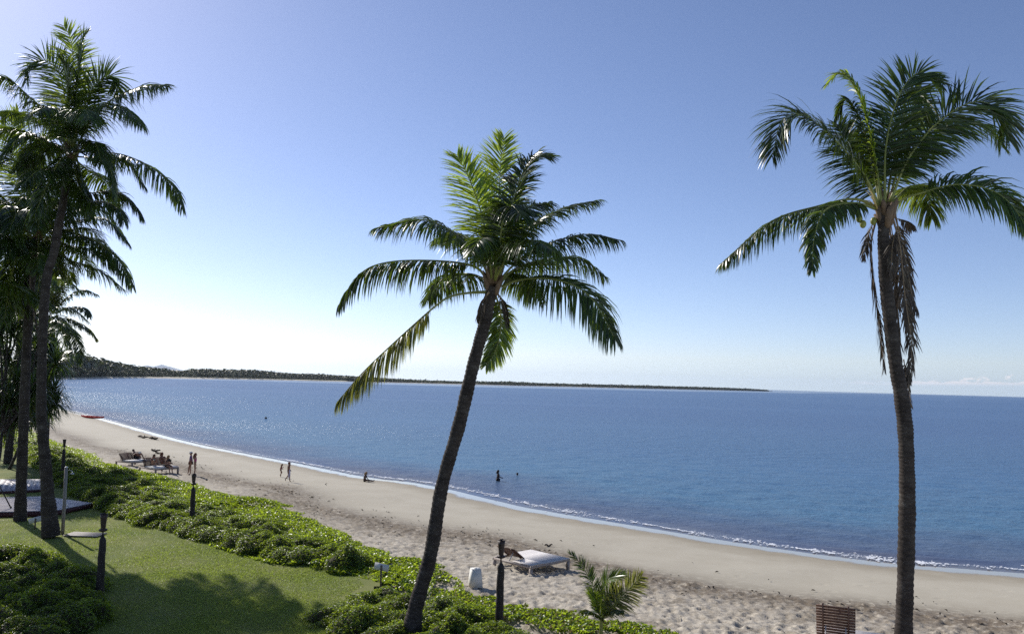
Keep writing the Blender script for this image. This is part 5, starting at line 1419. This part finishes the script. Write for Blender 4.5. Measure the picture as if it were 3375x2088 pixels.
BONES = [('pelvis', 'spine'), ('spine', 'chest'), ('chest', 'neck'), ('neck', 'head'), ('head', 'crown'), ('chest', 'shL'), ('shL', 'elL'), ('elL', 'wrL'), ('chest', 'shR'), ('shR', 'elR'), ('elR', 'wrR'),
         ('pelvis', 'hiL'), ('hiL', 'knL'), ('knL', 'anL'), ('anL', 'toL'), ('pelvis', 'hiR'), ('hiR', 'knR'), ('knR', 'anR'), ('anR', 'toR')]

def person(loc, rz, pose, label, scale=1.0, skin='skin', hair=('hair_brown', 0.0), clothes=(), cap=None, sink=0.0):
    J = dict(STAND); J.update(pose); J = {k: np.array(v, float) for k, v in J.items()}
    Rd = dict(RAD); E = list(BONES)
    face = J.pop('face', None)
    up = unit(J['crown'] - J['head']); fw = np.array(pose.get('look', (1, 0, 0)), float); J.pop('look', None)
    fw = unit(fw - up * (fw @ up)); sd = np.cross(up, fw)
    # nose
    J['nose'] = J['head'] + fw * 0.115 + up * 0.0; Rd['nose'] = .014; E.append(('head', 'nose'))
    for S_ in 'LR':
        w, e = J['wr' + S_], J['el' + S_]; d = unit(w - e); pn = np.array([0, 1.0 if S_ == 'L' else -1.0, 0.0])
        sidev = np.cross(d, pn); sidev = unit(sidev) if np.linalg.norm(sidev) > 1e-3 else np.array([1.0, 0, 0])
        J['pa' + S_] = w + d * 0.075; Rd['pa' + S_] = (.036, .022); E.append(('wr' + S_, 'pa' + S_))
        for q, (o_, L_) in enumerate(((-.030, .066), (-.010, .08), (.010, .075), (.030, .058))):
            a_ = f'f{S_}{q}a'; b_ = f'f{S_}{q}b'
            J[a_] = J['pa' + S_] + sidev * o_ + d * L_ * .6 - pn * .004; J[b_] = J[a_] + d * L_ * .42 - pn * .022; Rd[a_] = .0095; Rd[b_] = .0075
            E += [('pa' + S_, a_), (a_, b_)]
        J['th' + S_] = w + d * 0.055 + sidev * 0.055; Rd['th' + S_] = .010; E.append(('wr' + S_, 'th' + S_))
    t = empty('person', loc, rz); t.scale = (scale,) * 3
    tag(t, label, 'person')
    bm_ = skin_mesh('body', J, E, Rd, 'pelvis', 1)
    obj('body', bm_, M[skin], t)
    hd, cr = J['head'], J['crown']
    Rh = np.array([fw, sd, up]).T
    for s_ in (-1, 1):
        MB().blob(hd + fw * .088 + sd * s_ * .032 + up * .03, (.010, .014, .009), 8, 6, Rh).build('eye', M['eye'], t, True)
        MB().blob(hd + sd * s_ * .083 + up * .01 - fw * .005, (.022, .012, .032), 8, 6, Rh).build('ear', M[skin], t, True)
    MB().blob(hd + fw * .084 - up * .045, (.008, .024, .008), 8, 6, Rh).build('mouth', M['lips'], t, True)
    # hair: a cap of hair, longer strands down the back if asked
    hm, hl = hair
    mb = MB().blob(hd + up * .055 - fw * .022, (.108, .100, .105), 14, 9, Rh, fn=lambda q: np.where((q[:, 0] > .35) & (q[:, 2] < .25), .72, 1.0))
    if hl > 0:
        c0 = hd - fw * .06
        pts = [c0 + up * .06, c0 - fw * .03 - up * .06, c0 - fw * .055 - up * (.10 + hl * .4), c0 - fw * .05 - up * (.10 + hl)]
        mb.tube(catmull(pts, 8), [.08, .095, .10, .11, .105, .09, .07, .03], 9, noise=.06)
    mb.build('hair', M[hm], t, True)
    if cap:
        cm, brim = cap
        c_ = hd + up * .085
        mb = MB().blob(c_, (.122, .115, .088), 14, 8, Rh, fn=lambda q: np.where(q[:, 2] < -.25, .9, 1.0))
        a_ = np.linspace(-1.0, 1.0, 9)
        v1 = [c_ + fw * .10 * math.cos(x) + sd * .11 * math.sin(x) for x in a_]; v2 = [c_ + fw * (.10 * math.cos(x) + brim * math.cos(x)) + sd * .115 * math.sin(x) - up * .02 for x in a_]
        v3 = [q - up * .012 for q in v1]; v4 = [q - up * .012 for q in v2]
        nn = 9
        f = [[k, k + 1, nn + k + 1, nn + k] for k in range(8)] + [[3 * nn + k, 3 * nn + k + 1, 2 * nn + k + 1, 2 * nn + k] for k in range(8)] + [[nn + k, nn + k + 1, 3 * nn + k + 1, 3 * nn + k] for k in range(8)]
        mb.add(np.array(v1 + v2 + v3 + v4), f)
        mb.build('cap', M[cm], t, True)
    for nm, mat, keys, edges, grow in clothes:
        J2 = {}; R2 = {}
        for k in keys:
            if isinstance(k, tuple):
                nk, a_, b_, u_ = k; J2[nk] = J[a_] * (1 - u_) + J[b_] * u_
                ra = Rd[a_] if isinstance(Rd[a_], tuple) else (Rd[a_],) * 2; rb = Rd[b_] if isinstance(Rd[b_], tuple) else (Rd[b_],) * 2
                R2[nk] = tuple(x * (1 - u_) + y * u_ + grow for x, y in zip(ra, rb))
            else:
                J2[k] = J[k]; ra = Rd[k] if isinstance(Rd[k], tuple) else (Rd[k],) * 2; R2[k] = tuple(x + grow for x in ra)
        obj(nm, skin_mesh(nm, J2, edges, R2, list(J2)[0], 1), M[mat], t)
    return t

SHORTS = lambda m: ('shorts', m, ['pelvis', 'hiL', 'hiR', ('mL', 'hiL', 'knL', .45), ('mR', 'hiR', 'knR', .45)], [('pelvis', 'hiL'), ('pelvis', 'hiR'), ('hiL', 'mL'), ('hiR', 'mR')], .016)
SUIT = lambda m: ('swimsuit', m, ['pelvis', 'spine', 'chest', ('bL', 'chest', 'shL', .6), ('bR', 'chest', 'shR', .6), ('mL', 'pelvis', 'hiL', .8), ('mR', 'pelvis', 'hiR', .8)],
                  [('pelvis', 'spine'), ('spine', 'chest'), ('chest', 'bL'), ('chest', 'bR'), ('pelvis', 'mL'), ('pelvis', 'mR')], .014)
SHIRT = lambda m: ('shirt', m, ['pelvis', 'spine', 'chest', 'shL', 'shR', ('aL', 'shL', 'elL', .8), ('aR', 'shR', 'elR', .8)], [('pelvis', 'spine'), ('spine', 'chest'), ('chest', 'shL'), ('chest', 'shR'), ('shL', 'aL'), ('shR', 'aR')], .016)
BIKINI = lambda m: ('bikini_bottom', m, ['pelvis', 'hiL', 'hiR'], [('pelvis', 'hiL'), ('pelvis', 'hiR')], .014)
TOPB = lambda m: ('bikini_top', m, ['chest', ('bL', 'chest', 'shL', .3), ('bR', 'chest', 'shR', .3)], [('chest', 'bL'), ('chest', 'bR')], .016)

def sit(seat_z=0.0, lean=0.0, knee=0.45, legs='down', **kw):
    """seated pose, hips at seat height, x forward"""
    b = seat_z + 0.10; c, s = math.cos(lean), math.sin(lean)
    up = lambda h, dx=0, y=0: (-s * h + c * dx, y, b + c * h + s * dx)
    P = dict(pelvis=up(.02), spine=up(.17), chest=up(.36), neck=up(.53), head=up(.63, .03), crown=up(.72, .03), shL=up(.46, 0, .16), shR=up(.46, 0, -.16), hiL=(.02, .09, b - .01), hiR=(.02, -.09, b - .01))
    if legs == 'down':
        for S_, y in (('L', .10), ('R', -.10)): P['kn' + S_] = (.44, y, b + .01); P['an' + S_] = (.48, y, b - .40); P['to' + S_] = (.63, y, b - .46)
    elif legs == 'bent':
        for S_, y in (('L', .12), ('R', -.12)): P['kn' + S_] = (.36, y, b + .32); P['an' + S_] = (.62, y, b - .02); P['to' + S_] = (.77, y, b - .05)
    else:
        for S_, y in (('L', .11), ('R', -.11)): P['kn' + S_] = (.44, y, b + .04); P['an' + S_] = (.84, y, b - .03); P['to' + S_] = (.90, y, b + .10)
    P.update(kw); return P

def bed_pt(bed, x, y, z=0.46):
    e = bed.matrix_basis @ Vector((x, y, z)); return (e.x, e.y, e.z)
# reclining reader
l = math.radians(42)
P = sit(0, l, legs='bent'); P.update(elL=(-.10, .30, .30), wrL=(.16, .14, .42), elR=(-.10, -.30, .30), wrR=(.16, -.14, .42), look=(1, 0, -.3))
p1 = person(bed_pt(bed1, -0.18, 0.42, 0.56), bed1.rotation_euler.z, P, 'dark figure reclining on the farthest sunbed with knees up, reading', 1.0, 'skin_tan', ('hair_dark', 0.0), [SHORTS('cloth_black')])
bp = bed_pt(bed1, 0.12, 0.42, 1.02)
t = empty('book', bp, bed1.rotation_euler.z); tag(t, 'open white book held by the reclining reader', 'book')
for s_ in (-1, 1): MB().box((0, s_ * .075, 0), (.015, .15, .21), np.array(Euler((0, .5, s_ * .25)).to_matrix())).build('page_block', M['paper'], t)
# pair on the second bed, leaning back on the brown backrest
P = sit(0, math.radians(12), legs='out'); P.update(elL=(-.02, .26, .38), wrL=(.22, .16, .22), elR=(-.02, -.26, .38), wrR=(.22, -.16, .22), look=(1, .3, -.1))
person(bed_pt(bed2, -0.32, 0.44, 0.56), bed2.rotation_euler.z, P, 'person with long auburn hair sitting against the backrest of the crowded sunbed', 1.05, 'skin_tan', ('hair_auburn', 0.34), [SUIT('cloth_brown')])
P = sit(0, math.radians(-10), legs='bent'); P.update(elL=(.14, .26, .34), wrL=(.36, .12, .40), elR=(.14, -.26, .34), wrR=(.36, -.12, .40), look=(.9, -.3, -.4))
person(bed_pt(bed2, -0.18, -0.40, 0.56), bed2.rotation_euler.z, P, 'person in green swimsuit sitting hunched with knees drawn up on the crowded sunbed', 0.98, 'skin', ('hair_brown', 0.12), [SUIT('cloth_green')])
# woman on the foot end
P = sit(0, math.radians(-4), legs='down'); P.update(elL=(.05, .22, .30), wrL=(.30, .17, .28), elR=(.05, -.22, .30), wrR=(.30, -.17, .28), look=(1, 0, -.1))
person(bed_pt(bed2, 1.08, 0.1, 0.47), bed2.rotation_euler.z, P, 'person with long fair hair sitting on the foot end of the crowded sunbed', 1.05, 'skin', ('hair_fair', 0.36), [BIKINI('cloth_black'), TOPB('cloth_black')])
# standing pair
g = on_sand(641, 1566)
person(g, math.radians(20), dict(elR=(-.06, -.22, 1.13), wrR=(-.02, -.24, .88)), 'standing person in a pink swimsuit with long auburn hair, above the hedge torch', 1.0, 'skin', ('hair_auburn', 0.30), [SUIT('cloth_pink')])
g = on_sand(627, 1563)
person(g, math.radians(200), dict(elL=(.05, .24, 1.15), wrL=(.12, .26, .92), anR=(.16, -.1, .09), toR=(.30, -.11, .03), knR=(.12, -.1, .5)), 'standing person in a purple shirt and white cap, left of the pink swimsuit', 1.02, 'skin', ('hair_brown', 0.0), [SHIRT('cloth_purple'), BIKINI('cloth_black')], ('cloth_white', .07))
# walking child with towel and cap, and the small runner
g = on_sand(950, 1586)
WALK = dict(knR=(.16, -.09, .52), anR=(.18, -.09, .09), toR=(.33, -.10, .04), knL=(-.08, .09, .50), anL=(-.36, .10, .16), toL=(-.30, .11, .03), elL=(-.14, .26, 1.16), wrL=(.06, .20, 1.00), elR=(.16, -.2, 1.22), wrR=(.16, -.10, 1.44))
tw = ('towel', 'cloth_lilac', ['spine', 'pelvis', ('lo', 'pelvis', 'knR', .55), ('hem', 'hiR', 'anR', .72)], [('spine', 'pelvis'), ('pelvis', 'lo'), ('lo', 'hem')], .03)
kid = person(g, math.radians(-12), WALK, 'child in dark cap walking along the beach with a towel round the waist', 0.87, 'skin_tan', ('hair_dark', 0.0), [tw], ('cloth_brown', .09))
g = on_sand(924, 1572)
RUN = dict(pelvis=(0, 0, .93), spine=(.04, 0, 1.08), chest=(.10, 0, 1.26), neck=(.15, 0, 1.42), head=(.2, 0, 1.52), crown=(.22, 0, 1.61), shL=(.1, .15, 1.36), shR=(.1, -.15, 1.36), elL=(-.05, .22, 1.14), wrL=(.14, .18, 1.02), elR=(.18, -.22, 1.12), wrR=(.34, -.14, 1.22),
           knR=(.26, -.09, .62), anR=(.02, -.09, .34), toR=(.0, -.1, .22), knL=(.04, .09, .50), anL=(-.05, .10, .08), toL=(.1, .11, .03))
person(g, math.radians(-12), RUN, 'smaller child hurrying along behind the child in the towel', 0.66, 'skin_tan', ('hair_fair', 0.04), [SUIT('cloth_red')])
# sitter on the wet sand, wader, swimmer
g = on_sand(1200, 1586)
P = sit(0, math.radians(-14), legs='out'); P.update(elL=(.16, .22, .30), wrL=(.38, .16, .12), elR=(.16, -.22, .30), wrR=(.38, -.16, .12), look=(1, 0, -.45))
person((g[0], g[1], g[2] - 0.0), math.radians(-10), P, 'dark figure sitting alone on the smooth sand near the waterline', 0.95, 'skin_dark', ('hair_fair', 0.02), [SUIT('cloth_black')])
g = on_z(1641, 1583, 0.0)
person((g[0], g[1], -0.78), math.radians(15), dict(elL=(.06, .2, 1.14), wrL=(.26, .14, 1.05), elR=(.08, -.2, 1.14), wrR=(.30, -.16, 1.06)), 'dark figure standing thigh-deep in the water', 1.0, 'skin_dark', ('hair_dark', 0.06), [SHIRT('cloth_black'), SHORTS('cloth_black')])
g = on_z(1705, 1566, 0.0)
person((g[0], g[1], -1.46), math.radians(100), dict(), 'swimmer, only the head above water, right of the standing bather', 1.0, 'skin', ('hair_dark', 0.0), [SUIT('cloth_black')])

# ------------------------------------------------------------------ air
def build_haze():
    mb = MB().box((0, 12000 - 12000, (-9 + 330) / 2), (50000, 50000, 330 + 9))
    m, nt, out = new_mat('haze')
    v = N(nt, 'ShaderNodeVolumePrincipled'); v.inputs['Color'].default_value = (0.72, 0.83, 1.0, 1); v.inputs['Density'].default_value = 2.6e-5; v.inputs['Anisotropy'].default_value = 0.3
    nt.links.new(v.outputs[0], out.inputs['Volume'])
    o = mb.build('haze', m); tag(o, 'thin sea haze over the bay', 'haze', kind='stuff')
build_haze()
